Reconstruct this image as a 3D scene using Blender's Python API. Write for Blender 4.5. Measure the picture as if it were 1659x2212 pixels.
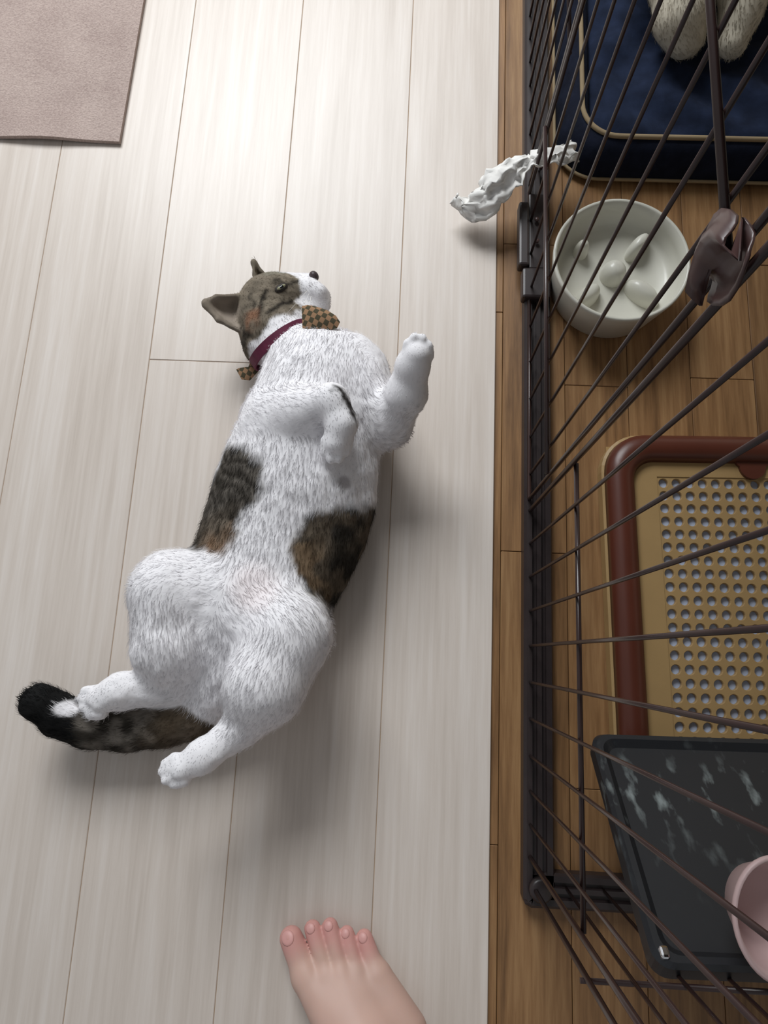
import bpy, bmesh, math, random
import numpy as np
from mathutils import Vector, Matrix

for o in list(bpy.data.objects):
    bpy.data.objects.remove(o)
scene = bpy.context.scene
C = scene.collection
rng = np.random.default_rng(7)
random.seed(7)

# ------------------------------------------------------------------ camera
FPX, CX, CY, HC = 1430.0, 829.5, 1106.0, 0.753
def unit(v):
    v = np.asarray(v, float)
    return v / np.linalg.norm(v)
Zc = -unit([30.5, -310, -FPX])
Yc = np.array([312.5, 6613, -FPX]); Yc = unit(Yc - Zc * (Yc @ Zc))
Xc = np.cross(Yc, Zc)
MC = np.stack([Xc, Yc, Zc], 1)          # camera axes <- world axes
cam = bpy.data.cameras.new('camera')
cam.sensor_fit = 'AUTO'; cam.sensor_width = 36.0
cam.lens = 36.0 * FPX / 2212.0
cam.clip_start = 0.01
camo = bpy.data.objects.new('camera', cam)
m4 = Matrix.Identity(4)
for i in range(3):
    for j in range(3):
        m4[i][j] = MC.T[i, j]
m4[2][3] = HC
camo.matrix_world = m4
C.objects.link(camo)
scene.camera = camo

# ------------------------------------------------------------------ light
scene.view_settings.view_transform = 'Standard'
scene.view_settings.look = 'None'
scene.view_settings.gamma = 1.0
scene.view_settings.use_curve_mapping = False
scene.view_settings.exposure = 0.12
world = bpy.data.worlds.new('room_ambient')
scene.world = world
world.use_nodes = True
bg = world.node_tree.nodes['Background']
bg.inputs[0].default_value = (0.93, 0.96, 1.0, 1)
bg.inputs[1].default_value = 0.26
win = bpy.data.lights.new('window_light', 'AREA')
win.shape = 'RECTANGLE'; win.size = 1.3; win.size_y = 1.0
win.energy = 59.0
win.color = (0.95, 0.98, 1.0)
wino = bpy.data.objects.new('window_light', win)
wino.location = (-0.62, 2.05, 1.75)
wino.rotation_euler = (Vector((-0.1, 0.15, 0.0)) - Vector(wino.location)).to_track_quat('-Z', 'Y').to_euler()
C.objects.link(wino)

# ------------------------------------------------------------------ measuring
def W(u, v, z=0.0):
    """metric point at height z that the photograph shows at pixel (u, v)"""
    d = MC.T @ np.array([u - CX, -(v - CY), -FPX])
    t = (z - HC) / d[2]
    p = d * t + np.array([0, 0, HC])
    return p
def WR(u, v, z, rpx):
    d = MC.T @ np.array([u - CX, -(v - CY), -FPX])
    return abs((z - HC) / d[2]) * rpx

# ------------------------------------------------------------------ materials
def new_mat(name, rough=0.6, spec=0.4):
    m = bpy.data.materials.new(name)
    m.use_nodes = True
    nt = m.node_tree
    b = nt.nodes['Principled BSDF']
    b.inputs['Roughness'].default_value = rough
    b.inputs['Specular IOR Level'].default_value = spec
    return m, nt, b
def N(nt, t, **kw):
    n = nt.nodes.new(t)
    for k, v in kw.items():
        setattr(n, k, v)
    return n
def ramp(nt, stops):
    r = N(nt, 'ShaderNodeValToRGB')
    e = r.color_ramp.elements
    while len(e) < len(stops):
        e.new(0.5)
    for i, (p, c) in enumerate(stops):
        e[i].position = p
        e[i].color = (c[0], c[1], c[2], 1)
    return r
def srgb(r, g, b):
    f = lambda c: (c / 255 / 12.92) if c / 255 <= 0.04045 else ((c / 255 + 0.055) / 1.055) ** 2.4
    return (f(r), f(g), f(b))
def plain(name, col, rough=0.55, spec=0.4, noise=0.08, scale=30, bump=0.0, metal=0.0):
    m, nt, b = new_mat(name, rough, spec)
    tc = N(nt, 'ShaderNodeTexCoord')
    nz = N(nt, 'ShaderNodeTexNoise'); nz.inputs['Scale'].default_value = scale
    nz.inputs['Detail'].default_value = 5
    nt.links.new(tc.outputs['Object'], nz.inputs['Vector'])
    lo = tuple(c * (1 - noise) for c in col); hi = tuple(min(1, c * (1 + noise)) for c in col)
    r = ramp(nt, [(0.3, lo), (0.7, hi)])
    nt.links.new(nz.outputs['Fac'], r.inputs['Fac'])
    nt.links.new(r.outputs['Color'], b.inputs['Base Color'])
    b.inputs['Metallic'].default_value = metal
    if bump:
        bp = N(nt, 'ShaderNodeBump'); bp.inputs['Strength'].default_value = bump
        bp.inputs['Distance'].default_value = 0.002
        nt.links.new(nz.outputs['Fac'], bp.inputs['Height'])
        nt.links.new(bp.outputs['Normal'], b.inputs['Normal'])
    return m
def wood(name, c0, c1, c2, rough, stretch, scale, vary, spec=0.4):
    """long grain along Y, each board offset by its own random number"""
    m, nt, b = new_mat(name, rough, spec)
    tc = N(nt, 'ShaderNodeTexCoord')
    oi = N(nt, 'ShaderNodeObjectInfo')
    add = N(nt, 'ShaderNodeVectorMath', operation='ADD')
    sc = N(nt, 'ShaderNodeVectorMath', operation='SCALE'); sc.inputs['Scale'].default_value = 37.0
    comb = N(nt, 'ShaderNodeCombineXYZ')
    for i in range(3):
        nt.links.new(oi.outputs['Random'], comb.inputs[i])
    nt.links.new(comb.outputs[0], sc.inputs[0])
    nt.links.new(tc.outputs['Object'], add.inputs[0]); nt.links.new(sc.outputs[0], add.inputs[1])
    mp = N(nt, 'ShaderNodeMapping'); mp.inputs['Scale'].default_value = (1, stretch, 1)
    nt.links.new(add.outputs[0], mp.inputs['Vector'])
    n1 = N(nt, 'ShaderNodeTexNoise'); n1.inputs['Scale'].default_value = scale
    n1.inputs['Detail'].default_value = 8; n1.inputs['Roughness'].default_value = 0.65
    n2 = N(nt, 'ShaderNodeTexNoise'); n2.inputs['Scale'].default_value = scale * 0.16
    n2.inputs['Detail'].default_value = 3; n2.inputs['Distortion'].default_value = 1.2
    nt.links.new(mp.outputs[0], n1.inputs['Vector']); nt.links.new(mp.outputs[0], n2.inputs['Vector'])
    mx = N(nt, 'ShaderNodeMath', operation='MULTIPLY_ADD')
    mx.inputs[1].default_value = 0.55
    h = N(nt, 'ShaderNodeMath', operation='MULTIPLY'); h.inputs[1].default_value = 0.45
    nt.links.new(n2.outputs['Fac'], h.inputs[0])
    nt.links.new(n1.outputs['Fac'], mx.inputs[0]); nt.links.new(h.outputs[0], mx.inputs[2])
    r = ramp(nt, [(0.33, c0), (0.5, c1), (0.66, c2)])
    nt.links.new(mx.outputs[0], r.inputs['Fac'])
    hs = N(nt, 'ShaderNodeHueSaturation')
    mr = N(nt, 'ShaderNodeMapRange')
    mr.inputs['To Min'].default_value = 1 - vary; mr.inputs['To Max'].default_value = 1 + vary
    nt.links.new(oi.outputs['Random'], mr.inputs['Value'])
    nt.links.new(mr.outputs[0], hs.inputs['Value'])
    nt.links.new(r.outputs['Color'], hs.inputs['Color'])
    nt.links.new(hs.outputs['Color'], b.inputs['Base Color'])
    bp = N(nt, 'ShaderNodeBump'); bp.inputs['Strength'].default_value = 0.08
    bp.inputs['Distance'].default_value = 0.0006
    nt.links.new(n1.outputs['Fac'], bp.inputs['Height'])
    nt.links.new(bp.outputs['Normal'], b.inputs['Normal'])
    return m

M = {}
M['plank'] = wood('pale_maple_laminate', srgb(196, 184, 173), srgb(209, 198, 188), srgb(219, 210, 202), 0.36, 0.035, 160, 0.03, 0.45)
M['plank_edge'] = plain('plank_core', srgb(176, 150, 122), 0.8, 0.2)
M['strip'] = wood('brown_oak_floor', srgb(100, 72, 46), srgb(137, 102, 67), srgb(161, 126, 87), 0.42, 0.05, 190, 0.12, 0.4)
M['joint'] = plain('dark_floor_joint', srgb(84, 58, 36), 0.9, 0.1)
M['cage'] = plain('brown_coated_wire', srgb(50, 34, 32), 0.28, 0.55, 0.1, 60)
M['rail'] = plain('dark_brown_plastic_rail', srgb(46, 38, 38), 0.38, 0.5, 0.15, 40)
M['latch'] = plain('brown_latch_metal', srgb(70, 50, 48), 0.35, 0.5)
M['bowl'] = plain('cream_white_plastic', srgb(212, 210, 198), 0.3, 0.5, 0.02)
M['tray'] = plain('chocolate_plastic', srgb(90, 46, 33), 0.36, 0.5, 0.06)
M['grate'] = plain('tan_plastic', srgb(170, 140, 95), 0.45, 0.4, 0.04)
M['sheet'] = plain('pale_blue_sheet', srgb(186, 198, 222), 0.9, 0.1, 0.05)
M['bed'] = plain('navy_fabric', srgb(22, 27, 42), 0.9, 0.15, 0.3, 60, 0.6)
M['bedlight'] = plain('denim_fabric', srgb(32, 41, 62), 0.9, 0.15, 0.35, 45, 0.6)
M['piping'] = plain('beige_piping', srgb(150, 132, 104), 0.8, 0.2, 0.1)
M['cloth'] = plain('white_cloth', srgb(226, 224, 220), 0.9, 0.1, 0.04, 80, 0.3)
M['pink'] = plain('pink_plastic', srgb(208, 180, 178), 0.4, 0.4, 0.04)
M['chrome'] = plain('chrome', (0.8, 0.8, 0.82), 0.15, 0.5, 0.02, metal=1.0)
M['collar'] = plain('purple_collar', srgb(94, 34, 58), 0.6, 0.3, 0.15, 120)
M['nose'] = plain('dark_nose', srgb(64, 52, 54), 0.45, 0.4)
M['eyerim'] = plain('dark_eye_rim', srgb(50, 44, 40), 0.6, 0.3)
M['nail'] = plain('toenail', srgb(204, 152, 146), 0.45, 0.4)

def scuffed():
    m, nt, b = new_mat('scuffed_black_plastic', 0.4, 0.5)
    tc = N(nt, 'ShaderNodeTexCoord')
    mp = N(nt, 'ShaderNodeMapping'); mp.inputs['Scale'].default_value = (1, 0.45, 1)
    mp.inputs['Rotation'].default_value = (0, 0, 0.35)
    nz = N(nt, 'ShaderNodeTexNoise'); nz.inputs['Scale'].default_value = 75; nz.inputs['Detail'].default_value = 4
    nt.links.new(tc.outputs['Object'], mp.inputs[0]); nt.links.new(mp.outputs[0], nz.inputs['Vector'])
    # the worn band lies along the lower edge of the board (its own Y)
    sep = N(nt, 'ShaderNodeSeparateXYZ'); nt.links.new(tc.outputs['Object'], sep.inputs[0])
    band = ramp(nt, [(0.0, (0, 0, 0)), (0.18, (0.35,) * 3), (0.36, (1, 1, 1)), (0.62, (0.3,) * 3), (1.0, (0.0,) * 3)])
    mr = N(nt, 'ShaderNodeMapRange')
    mr.inputs['From Min'].default_value = 0.0; mr.inputs['From Max'].default_value = -0.17
    nt.links.new(sep.outputs[1], mr.inputs['Value']); nt.links.new(mr.outputs[0], band.inputs['Fac'])
    r = ramp(nt, [(0.55, (0, 0, 0)), (0.72, (1, 1, 1))])
    nt.links.new(nz.outputs['Fac'], r.inputs['Fac'])
    mul = N(nt, 'ShaderNodeMath', operation='MULTIPLY')
    nt.links.new(r.outputs['Color'], mul.inputs[0]); nt.links.new(band.outputs['Color'], mul.inputs[1])
    mix = N(nt, 'ShaderNodeMix', data_type='RGBA')
    mix.inputs[6].default_value = (*srgb(36, 38, 42), 1); mix.inputs[7].default_value = (*srgb(150, 160, 160), 1)
    nt.links.new(mul.outputs[0], mix.inputs[0])
    nt.links.new(mix.outputs[2], b.inputs['Base Color'])
    return m
M['board'] = scuffed()

def rug_mat():
    m, nt, b = new_mat('taupe_carpet', 0.95, 0.1)
    tc = N(nt, 'ShaderNodeTexCoord')
    n1 = N(nt, 'ShaderNodeTexNoise'); n1.inputs['Scale'].default_value = 420; n1.inputs['Detail'].default_value = 3
    n2 = N(nt, 'ShaderNodeTexNoise'); n2.inputs['Scale'].default_value = 14; n2.inputs['Detail'].default_value = 4
    for n in (n1, n2):
        nt.links.new(tc.outputs['Object'], n.inputs['Vector'])
    a = N(nt, 'ShaderNodeMath', operation='MULTIPLY_ADD'); a.inputs[1].default_value = 0.6
    s = N(nt, 'ShaderNodeMath', operation='MULTIPLY'); s.inputs[1].default_value = 0.4
    nt.links.new(n2.outputs['Fac'], s.inputs[0]); nt.links.new(n1.outputs['Fac'], a.inputs[0]); nt.links.new(s.outputs[0], a.inputs[2])
    r = ramp(nt, [(0.35, srgb(158, 140, 134)), (0.65, srgb(186, 169, 161))])
    nt.links.new(a.outputs[0], r.inputs['Fac']); nt.links.new(r.outputs['Color'], b.inputs['Base Color'])
    bp = N(nt, 'ShaderNodeBump'); bp.inputs['Strength'].default_value = 0.7; bp.inputs['Distance'].default_value = 0.002
    nt.links.new(n1.outputs['Fac'], bp.inputs['Height']); nt.links.new(bp.outputs['Normal'], b.inputs['Normal'])
    return m
M['rug'] = rug_mat()

def attr_mat(name, rough=0.9, spec=0.15, sss=0.0):
    m, nt, b = new_mat(name, rough, spec)
    a = N(nt, 'ShaderNodeAttribute'); a.attribute_name = 'Col'
    nt.links.new(a.outputs['Color'], b.inputs['Base Color'])
    if sss:
        b.inputs['Subsurface Weight'].default_value = sss
        b.inputs['Subsurface Radius'].default_value = (0.01, 0.004, 0.002)
        b.inputs['Subsurface Scale'].default_value = 0.5
    return m
M['fur'] = attr_mat('cat_fur', 0.85, 0.12)
def blade_mat():
    m = bpy.data.materials.new('fur_strands'); m.use_nodes = True
    nt = m.node_tree; nt.nodes.remove(nt.nodes['Principled BSDF'])
    a = N(nt, 'ShaderNodeAttribute'); a.attribute_name = 'Col'
    d = N(nt, 'ShaderNodeBsdfDiffuse'); t = N(nt, 'ShaderNodeBsdfTranslucent'); mx = N(nt, 'ShaderNodeMixShader')
    mx.inputs[0].default_value = 0.15
    for q in (d, t):
        nt.links.new(a.outputs['Color'], q.inputs['Color'])
    nt.links.new(d.outputs[0], mx.inputs[1]); nt.links.new(t.outputs[0], mx.inputs[2])
    nt.links.new(mx.outputs[0], nt.nodes['Material Output'].inputs['Surface'])
    return m
M['strand'] = blade_mat()
M['skin'] = attr_mat('skin', 0.5, 0.35, 0.15)

def check_mat():
    m, nt, b = new_mat('brown_check_cloth', 0.85, 0.15)
    tc = N(nt, 'ShaderNodeTexCoord')
    ck = N(nt, 'ShaderNodeTexChecker'); ck.inputs['Scale'].default_value = 190
    ck.inputs['Color1'].default_value = (*srgb(152, 120, 92), 1); ck.inputs['Color2'].default_value = (*srgb(78, 72, 56), 1)
    mp = N(nt, 'ShaderNodeMapping'); mp.inputs['Rotation'].default_value = (0, 0, 0.5)
    mp.inputs['Location'].default_value = (0, 0, 0.013); mp.inputs['Scale'].default_value = (1, 1, 0.05)
    nt.links.new(tc.outputs['Object'], mp.inputs[0]); nt.links.new(mp.outputs[0], ck.inputs['Vector'])
    nt.links.new(ck.outputs['Color'], b.inputs['Base Color'])
    return m
M['check'] = check_mat()
def eye_mat():
    m, nt, b = new_mat('cat_eye', 0.08, 0.6)
    tc = N(nt, 'ShaderNodeTexCoord')
    ln = N(nt, 'ShaderNodeVectorMath', operation='LENGTH')
    mp = N(nt, 'ShaderNodeMapping'); mp.inputs['Scale'].default_value = (1.0, 0.55, 0)
    nt.links.new(tc.outputs['Object'], mp.inputs[0]); nt.links.new(mp.outputs[0], ln.inputs[0])
    r = ramp(nt, [(0.0, srgb(24, 26, 24)), (0.0020 * 100, srgb(24, 26, 24)), (0.0026 * 100, srgb(150, 150, 120)), (0.7, srgb(150, 140, 110))])
    mu = N(nt, 'ShaderNodeMath', operation='MULTIPLY'); mu.inputs[1].default_value = 100
    nt.links.new(ln.outputs['Value'], mu.inputs[0]); nt.links.new(mu.outputs[0], r.inputs['Fac'])
    nt.links.new(r.outputs['Color'], b.inputs['Base Color'])
    return m
M['eye'] = eye_mat()

# ------------------------------------------------------------------ helpers
def link(o, parent=None):
    C.objects.link(o)
    if parent is not None:
        o.parent = parent
    return o
def tag(o, label=None, cat=None, group=None, kind=None):
    if label: o['label'] = label
    if cat: o['category'] = cat
    if group: o['group'] = group
    if kind: o['kind'] = kind
    return o
def from_bm(name, bm, mat, parent=None, smooth=False, loc=(0, 0, 0)):
    me = bpy.data.meshes.new(name)
    bm.normal_update()
    bm.to_mesh(me); bm.free()
    if smooth:
        me.polygons.foreach_set('use_smooth', [True] * len(me.polygons))
    for m in (mat if isinstance(mat, (list, tuple)) else [mat]):
        me.materials.append(m)
    o = bpy.data.objects.new(name, me)
    o.location = loc
    return link(o, parent)
def from_py(name, v, f, mat, parent=None, smooth=False, loc=(0, 0, 0)):
    me = bpy.data.meshes.new(name)
    me.from_pydata([tuple(map(float, p)) for p in v], [], [tuple(map(int, q)) for q in f])
    me.update()
    if smooth:
        me.polygons.foreach_set('use_smooth', [True] * len(me.polygons))
    me.materials.append(mat)
    o = bpy.data.objects.new(name, me)
    o.location = loc
    return link(o, parent)
def empty(name, loc=(0, 0, 0), parent=None):
    o = bpy.data.objects.new(name, None)
    o.empty_display_size = 0.05
    o.location = loc
    return link(o, parent)
def box(bm, x0, x1, y0, y1, z0, z1, bev=0.0, seg=2):
    r = bmesh.ops.create_cube(bm, size=1.0)
    for v in r['verts']:
        v.co.x = x0 if v.co.x < 0 else x1
        v.co.y = y0 if v.co.y < 0 else y1
        v.co.z = z0 if v.co.z < 0 else z1
    if bev:
        es = list({e for v in r['verts'] for e in v.link_edges})
        bmesh.ops.bevel(bm, geom=es, offset=bev, segments=seg, profile=0.5, affect='EDGES')
    return bm
def tube(pts, rad, seg=8, closed=False, cap=True):
    """(verts, faces) of a tube along pts; rad is a number or one per point"""
    pts = [np.asarray(p, float) for p in pts]
    n = len(pts)
    rads = [rad] * n if np.isscalar(rad) else list(rad)
    vs, fs = [], []
    prev = None
    for i in range(n):
        if closed:
            t = unit(pts[(i + 1) % n] - pts[i - 1])
        else:
            t = unit(pts[min(i + 1, n - 1)] - pts[max(i - 1, 0)])
        if prev is None:
            a = np.array([0, 0, 1.0]) if abs(t[2]) < 0.9 else np.array([1.0, 0, 0])
            s = unit(np.cross(t, a))
        else:
            s = unit(prev - t * (prev @ t))
        prev = s
        b = np.cross(t, s)
        for k in range(seg):
            an = 2 * math.pi * k / seg
            vs.append(pts[i] + rads[i] * (math.cos(an) * s + math.sin(an) * b))
    m = n if closed else n - 1
    for i in range(m):
        for k in range(seg):
            a = i * seg + k; b2 = i * seg + (k + 1) % seg
            c = ((i + 1) % n) * seg + (k + 1) % seg; d = ((i + 1) % n) * seg + k
            fs.append((a, b2, c, d))
    if cap and not closed:
        fs.append(tuple(range(seg))[::-1])
        fs.append(tuple(range((n - 1) * seg, n * seg)))
    return vs, fs
def join_geo(lst):
    V, Fc = [], []
    for v, f in lst:
        o = len(V)
        V += list(v)
        Fc += [tuple(i + o for i in q) for q in f]
    return V, Fc
def lathe(profile, seg=48, cx=0, cy=0):
    vs, fs = [], []
    for r, z in profile:
        for k in range(seg):
            a = 2 * math.pi * k / seg
            vs.append((cx + r * math.cos(a), cy + r * math.sin(a), z))
    for i in range(len(profile) - 1):
        for k in range(seg):
            fs.append((i * seg + k, i * seg + (k + 1) % seg, (i + 1) * seg + (k + 1) % seg, (i + 1) * seg + k))
    fs.append(tuple(range(seg))[::-1])
    fs.append(tuple(range((len(profile) - 1) * seg, len(profile) * seg)))
    return vs, fs
def rrect(x0, x1, y0, y1, r, seg=8):
    pts = []
    for cx, cy, a0 in ((x1 - r, y1 - r, 0), (x0 + r, y1 - r, 90), (x0 + r, y0 + r, 180), (x1 - r, y0 + r, 270)):
        for k in range(seg + 1):
            a = math.radians(a0 + 90 * k / seg)
            pts.append((cx + r * math.cos(a), cy + r * math.sin(a)))
    return pts

# ------------------------------------------------------------------ implicit surfaces
class Field:
    def __init__(s, lo, hi, h):
        s.h = h; s.lo = np.array(lo, float)
        s.n = np.ceil((np.array(hi) - s.lo) / h).astype(int) + 1
        s.vol = np.full(s.n, 0.08, np.float32)
        s.prims = []
    def _sub(s, lo, hi):
        a = np.clip(np.floor((lo - s.lo) / s.h).astype(int), 0, s.n - 1)
        b = np.clip(np.ceil((hi - s.lo) / s.h).astype(int) + 1, 1, s.n)
        ax = [(s.lo[i] + s.h * np.arange(a[i], b[i])).astype(np.float32) for i in range(3)]
        g = np.meshgrid(*ax, indexing='ij')
        return tuple(slice(a[i], b[i]) for i in range(3)), g
    def _blend(s, sl, d, k):
        v = s.vol[sl]
        h = np.clip(0.5 + 0.5 * (v - d) / k, 0, 1)
        s.vol[sl] = v * (1 - h) + d * h - k * h * (1 - h)
    def cap(s, a, ra, b, rb, k=0.012, flow=True):
        a = np.asarray(a, float); b = np.asarray(b, float)
        pad = k + 0.008
        lo = np.minimum(a - ra, b - rb) - pad; hi = np.maximum(a + ra, b + rb) + pad
        sl, g = s._sub(lo, hi)
        s._blend(sl, round_cone(g, a, ra, b, rb), k)
        s.prims.append((a, ra, b, rb))
    def ell(s, c, axes, rad, k=0.012):
        c = np.asarray(c, float); R = np.stack([unit(x) for x in axes])
        rm = max(rad); pad = k + 0.008
        sl, g = s._sub(c - rm - pad, c + rm + pad)
        q = [R[i, 0] * (g[0] - c[0]) + R[i, 1] * (g[1] - c[1]) + R[i, 2] * (g[2] - c[2]) for i in range(3)]
        k0 = np.sqrt(sum((q[i] / rad[i]) ** 2 for i in range(3))) + 1e-6
        k1 = np.sqrt(sum((q[i] / rad[i] ** 2) ** 2 for i in range(3))) + 1e-6
        s._blend(sl, (k0 * (k0 - 1) / k1).astype(np.float32), k)
        ax = R[0]; L = max(rad[0] - min(rad), 0.001)
        s.prims.append((c - ax * L, min(rad[1:]), c + ax * L, min(rad[1:])))
    def cut(s, c, axes, rad, k=0.004):
        c = np.asarray(c, float); R = np.stack([unit(x) for x in axes])
        rm = max(rad) + k + 0.006
        sl, g = s._sub(c - rm, c + rm)
        q = [R[i, 0] * (g[0] - c[0]) + R[i, 1] * (g[1] - c[1]) + R[i, 2] * (g[2] - c[2]) for i in range(3)]
        k0 = np.sqrt(sum((q[i] / rad[i]) ** 2 for i in range(3))) + 1e-6
        k1 = np.sqrt(sum((q[i] / rad[i] ** 2) ** 2 for i in range(3))) + 1e-6
        d = -(k0 * (k0 - 1) / k1)
        v = s.vol[sl]
        h = np.clip(0.5 - 0.5 * (v - d) / k, 0, 1)
        s.vol[sl] = v * (1 - h) + d * h + k * h * (1 - h)
    def floor_clip(s, z0):
        z = s.lo[2] + s.h * np.arange(s.n[2])
        s.vol = np.maximum(s.vol, (z0 - z)[None, None, :].astype(np.float32))
    def mesh(s):
        return surface_nets(s.vol, s.lo, s.h)
def round_cone(g, a, ra, b, rb):
    ba = b - a; L2 = max(float(ba @ ba), 1e-9); rr = ra - rb
    a2 = L2 - rr * rr; il = 1.0 / L2
    px, py, pz = g[0] - a[0], g[1] - a[1], g[2] - a[2]
    y = px * ba[0] + py * ba[1] + pz * ba[2]
    if a2 <= 0:
        c, r = (a, ra) if ra > rb else (b, rb)
        return np.sqrt((g[0] - c[0]) ** 2 + (g[1] - c[1]) ** 2 + (g[2] - c[2]) ** 2) - r
    z = y - L2
    x2 = (px * L2 - ba[0] * y) ** 2 + (py * L2 - ba[1] * y) ** 2 + (pz * L2 - ba[2] * y) ** 2
    y2 = y * y * L2; z2 = z * z * L2
    k = np.sign(rr) * rr * rr * x2
    d = (np.sqrt(np.maximum(x2 * a2 * il, 0)) + y * rr) * il - ra
    d = np.where(np.sign(z) * a2 * z2 > k, np.sqrt(x2 + z2) * il - rb, d)
    d = np.where(np.sign(y) * a2 * y2 < k, np.sqrt(x2 + y2) * il - ra, d)
    return d.astype(np.float32)
def surface_nets(vol, lo, h):
    ins = vol < 0
    n = np.array(vol.shape)
    c = np.zeros(n - 1, np.int8)
    for dx in (0, 1):
        for dy in (0, 1):
            for dz in (0, 1):
                c += ins[dx:n[0] - 1 + dx, dy:n[1] - 1 + dy, dz:n[2] - 1 + dz]
    act = (c > 0) & (c < 8)
    idx = np.argwhere(act)
    ids = np.full(act.shape, -1, np.int64)
    ids[act] = np.arange(len(idx))
    ps = np.zeros((len(idx), 3)); cnt = np.zeros(len(idx))
    corners = [(0, 0, 0), (1, 0, 0), (0, 1, 0), (1, 1, 0), (0, 0, 1), (1, 0, 1), (0, 1, 1), (1, 1, 1)]
    val = [vol[idx[:, 0] + a, idx[:, 1] + b, idx[:, 2] + d] for a, b, d in corners]
    for i in range(8):
        for j in range(i + 1, 8):
            if sum(abs(corners[i][t] - corners[j][t]) for t in range(3)) != 1:
                continue
            va, vb = val[i], val[j]
            m = (va < 0) != (vb < 0)
            t = np.where(m, va / np.where(m, va - vb, 1), 0)
            p = np.array(corners[i])[None] + t[:, None] * (np.array(corners[j]) - np.array(corners[i]))[None]
            ps[m] += p[m]; cnt[m] += 1
    V = lo + h * (idx + ps / np.maximum(cnt, 1)[:, None])
    faces = []
    for ax in range(3):
        o1, o2 = (ax + 1) % 3, (ax + 2) % 3
        sl0 = [slice(None)] * 3; sl1 = [slice(None)] * 3
        sl0[ax] = slice(0, -1); sl1[ax] = slice(1, None)
        for o in (o1, o2):
            sl0[o] = slice(1, -1); sl1[o] = slice(1, -1)
        A = ins[tuple(sl0)]; B = ins[tuple(sl1)]
        e = np.argwhere(A != B)
        if not len(e):
            continue
        flip = A[e[:, 0], e[:, 1], e[:, 2]]
        base = e.copy(); base[:, o1] += 1; base[:, o2] += 1
        q = []
        for d1, d2 in ((-1, -1), (0, -1), (0, 0), (-1, 0)):
            p = base.copy(); p[:, o1] += d1; p[:, o2] += d2
            q.append(ids[p[:, 0], p[:, 1], p[:, 2]])
        q = np.stack(q, 1)
        q[~flip] = q[~flip][:, ::-1]
        faces.append(q)
    return V, np.concatenate(faces)
def relax(V, Fq, it, w=0.5):
    n = len(V)
    e = np.concatenate([Fq[:, [0, 1]], Fq[:, [1, 2]], Fq[:, [2, 3]], Fq[:, [3, 0]]])
    e = np.concatenate([e, e[:, ::-1]])
    deg = np.bincount(e[:, 0], minlength=n)[:, None]
    for _ in range(it):
        s = np.stack([np.bincount(e[:, 0], V[e[:, 1], i], minlength=n) for i in range(3)], 1) / deg
        V = V + w * (s - V)
    return V
def vnormals(V, Fq):
    fn = np.cross(V[Fq[:, 2]] - V[Fq[:, 0]], V[Fq[:, 3]] - V[Fq[:, 1]])
    nn = np.zeros_like(V)
    for i in range(4):
        for a in range(3):
            nn[:, a] += np.bincount(Fq[:, i], fn[:, a], minlength=len(V))
    return nn / (np.linalg.norm(nn, axis=1, keepdims=True) + 1e-12)
def flow_of(V, prims, with_index=False):
    best = np.full(len(V), 9.0); fl = np.zeros_like(V); idx = np.zeros(len(V), int)
    g = (V[:, 0], V[:, 1], V[:, 2])
    for q, (a, ra, b, rb) in enumerate(prims):
        d = round_cone(g, a, ra, b, rb)
        m = d < best
        best = np.where(m, d, best); idx[m] = q
        fl[m] = unit(b - a) if np.linalg.norm(b - a) > 1e-6 else (0, -1, 0)
    return (idx, fl) if with_index else fl
def set_colors(me, col):
    a = me.color_attributes.new('Col', 'FLOAT_COLOR', 'POINT')
    c4 = np.ones((len(col), 4), np.float32); c4[:, :3] = col
    a.data.foreach_set('color', c4.ravel())
def np_mesh(name, V, Fq, mat, col=None, smooth=True):
    me = bpy.data.meshes.new(name)
    me.vertices.add(len(V)); me.vertices.foreach_set('co', V.astype(np.float32).ravel())
    k = Fq.shape[1]
    me.loops.add(Fq.size); me.loops.foreach_set('vertex_index', Fq.astype(np.int32).ravel())
    me.polygons.add(len(Fq)); me.polygons.foreach_set('loop_start', np.arange(0, Fq.size, k, dtype=np.int32))
    me.update(calc_edges=True)
    me.polygons.foreach_set('use_smooth', np.full(len(Fq), smooth))
    if col is not None:
        set_colors(me, col)
    me.materials.append(mat)
    return me
def lattice_noise(P3, scale, seed):
    """smooth value noise at points"""
    r = np.random.default_rng(seed).random((32, 32, 32)).astype(np.float32)
    q = P3 * scale + 100.0
    i = np.floor(q).astype(int); f = q - i; f = f * f * (3 - 2 * f)
    out = 0
    for a in (0, 1):
        for b in (0, 1):
            for c in (0, 1):
                w = (f[:, 0] if a else 1 - f[:, 0]) * (f[:, 1] if b else 1 - f[:, 1]) * (f[:, 2] if c else 1 - f[:, 2])
                out = out + w * r[(i[:, 0] + a) % 32, (i[:, 1] + b) % 32, (i[:, 2] + c) % 32]
    return out
def poly_sd(x, y, poly):
    """signed distance to polygon, negative inside"""
    n = len(poly); d = np.full(len(x), 9.0); ins = np.zeros(len(x), bool)
    for i in range(n):
        ax, ay = poly[i]; bx, by = poly[(i + 1) % n]
        ex, ey = bx - ax, by - ay
        t = np.clip(((x - ax) * ex + (y - ay) * ey) / (ex * ex + ey * ey + 1e-12), 0, 1)
        d = np.minimum(d, np.hypot(x - ax - t * ex, y - ay - t * ey))
        cond = (ay > y) != (by > y)
        with np.errstate(divide='ignore', invalid='ignore'):
            xi = ax + (y - ay) * ex / (ey if abs(ey) > 1e-12 else 1e-12)
        ins ^= cond & (x < xi)
    return np.where(ins, -d, d)
def sstep(a, b, x):
    t = np.clip((x - a) / (b - a), 0, 1)
    return t * t * (3 - 2 * t)
def mixc(col, c, w):
    return col * (1 - w[:, None]) + np.asarray(c)[None] * w[:, None]
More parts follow.
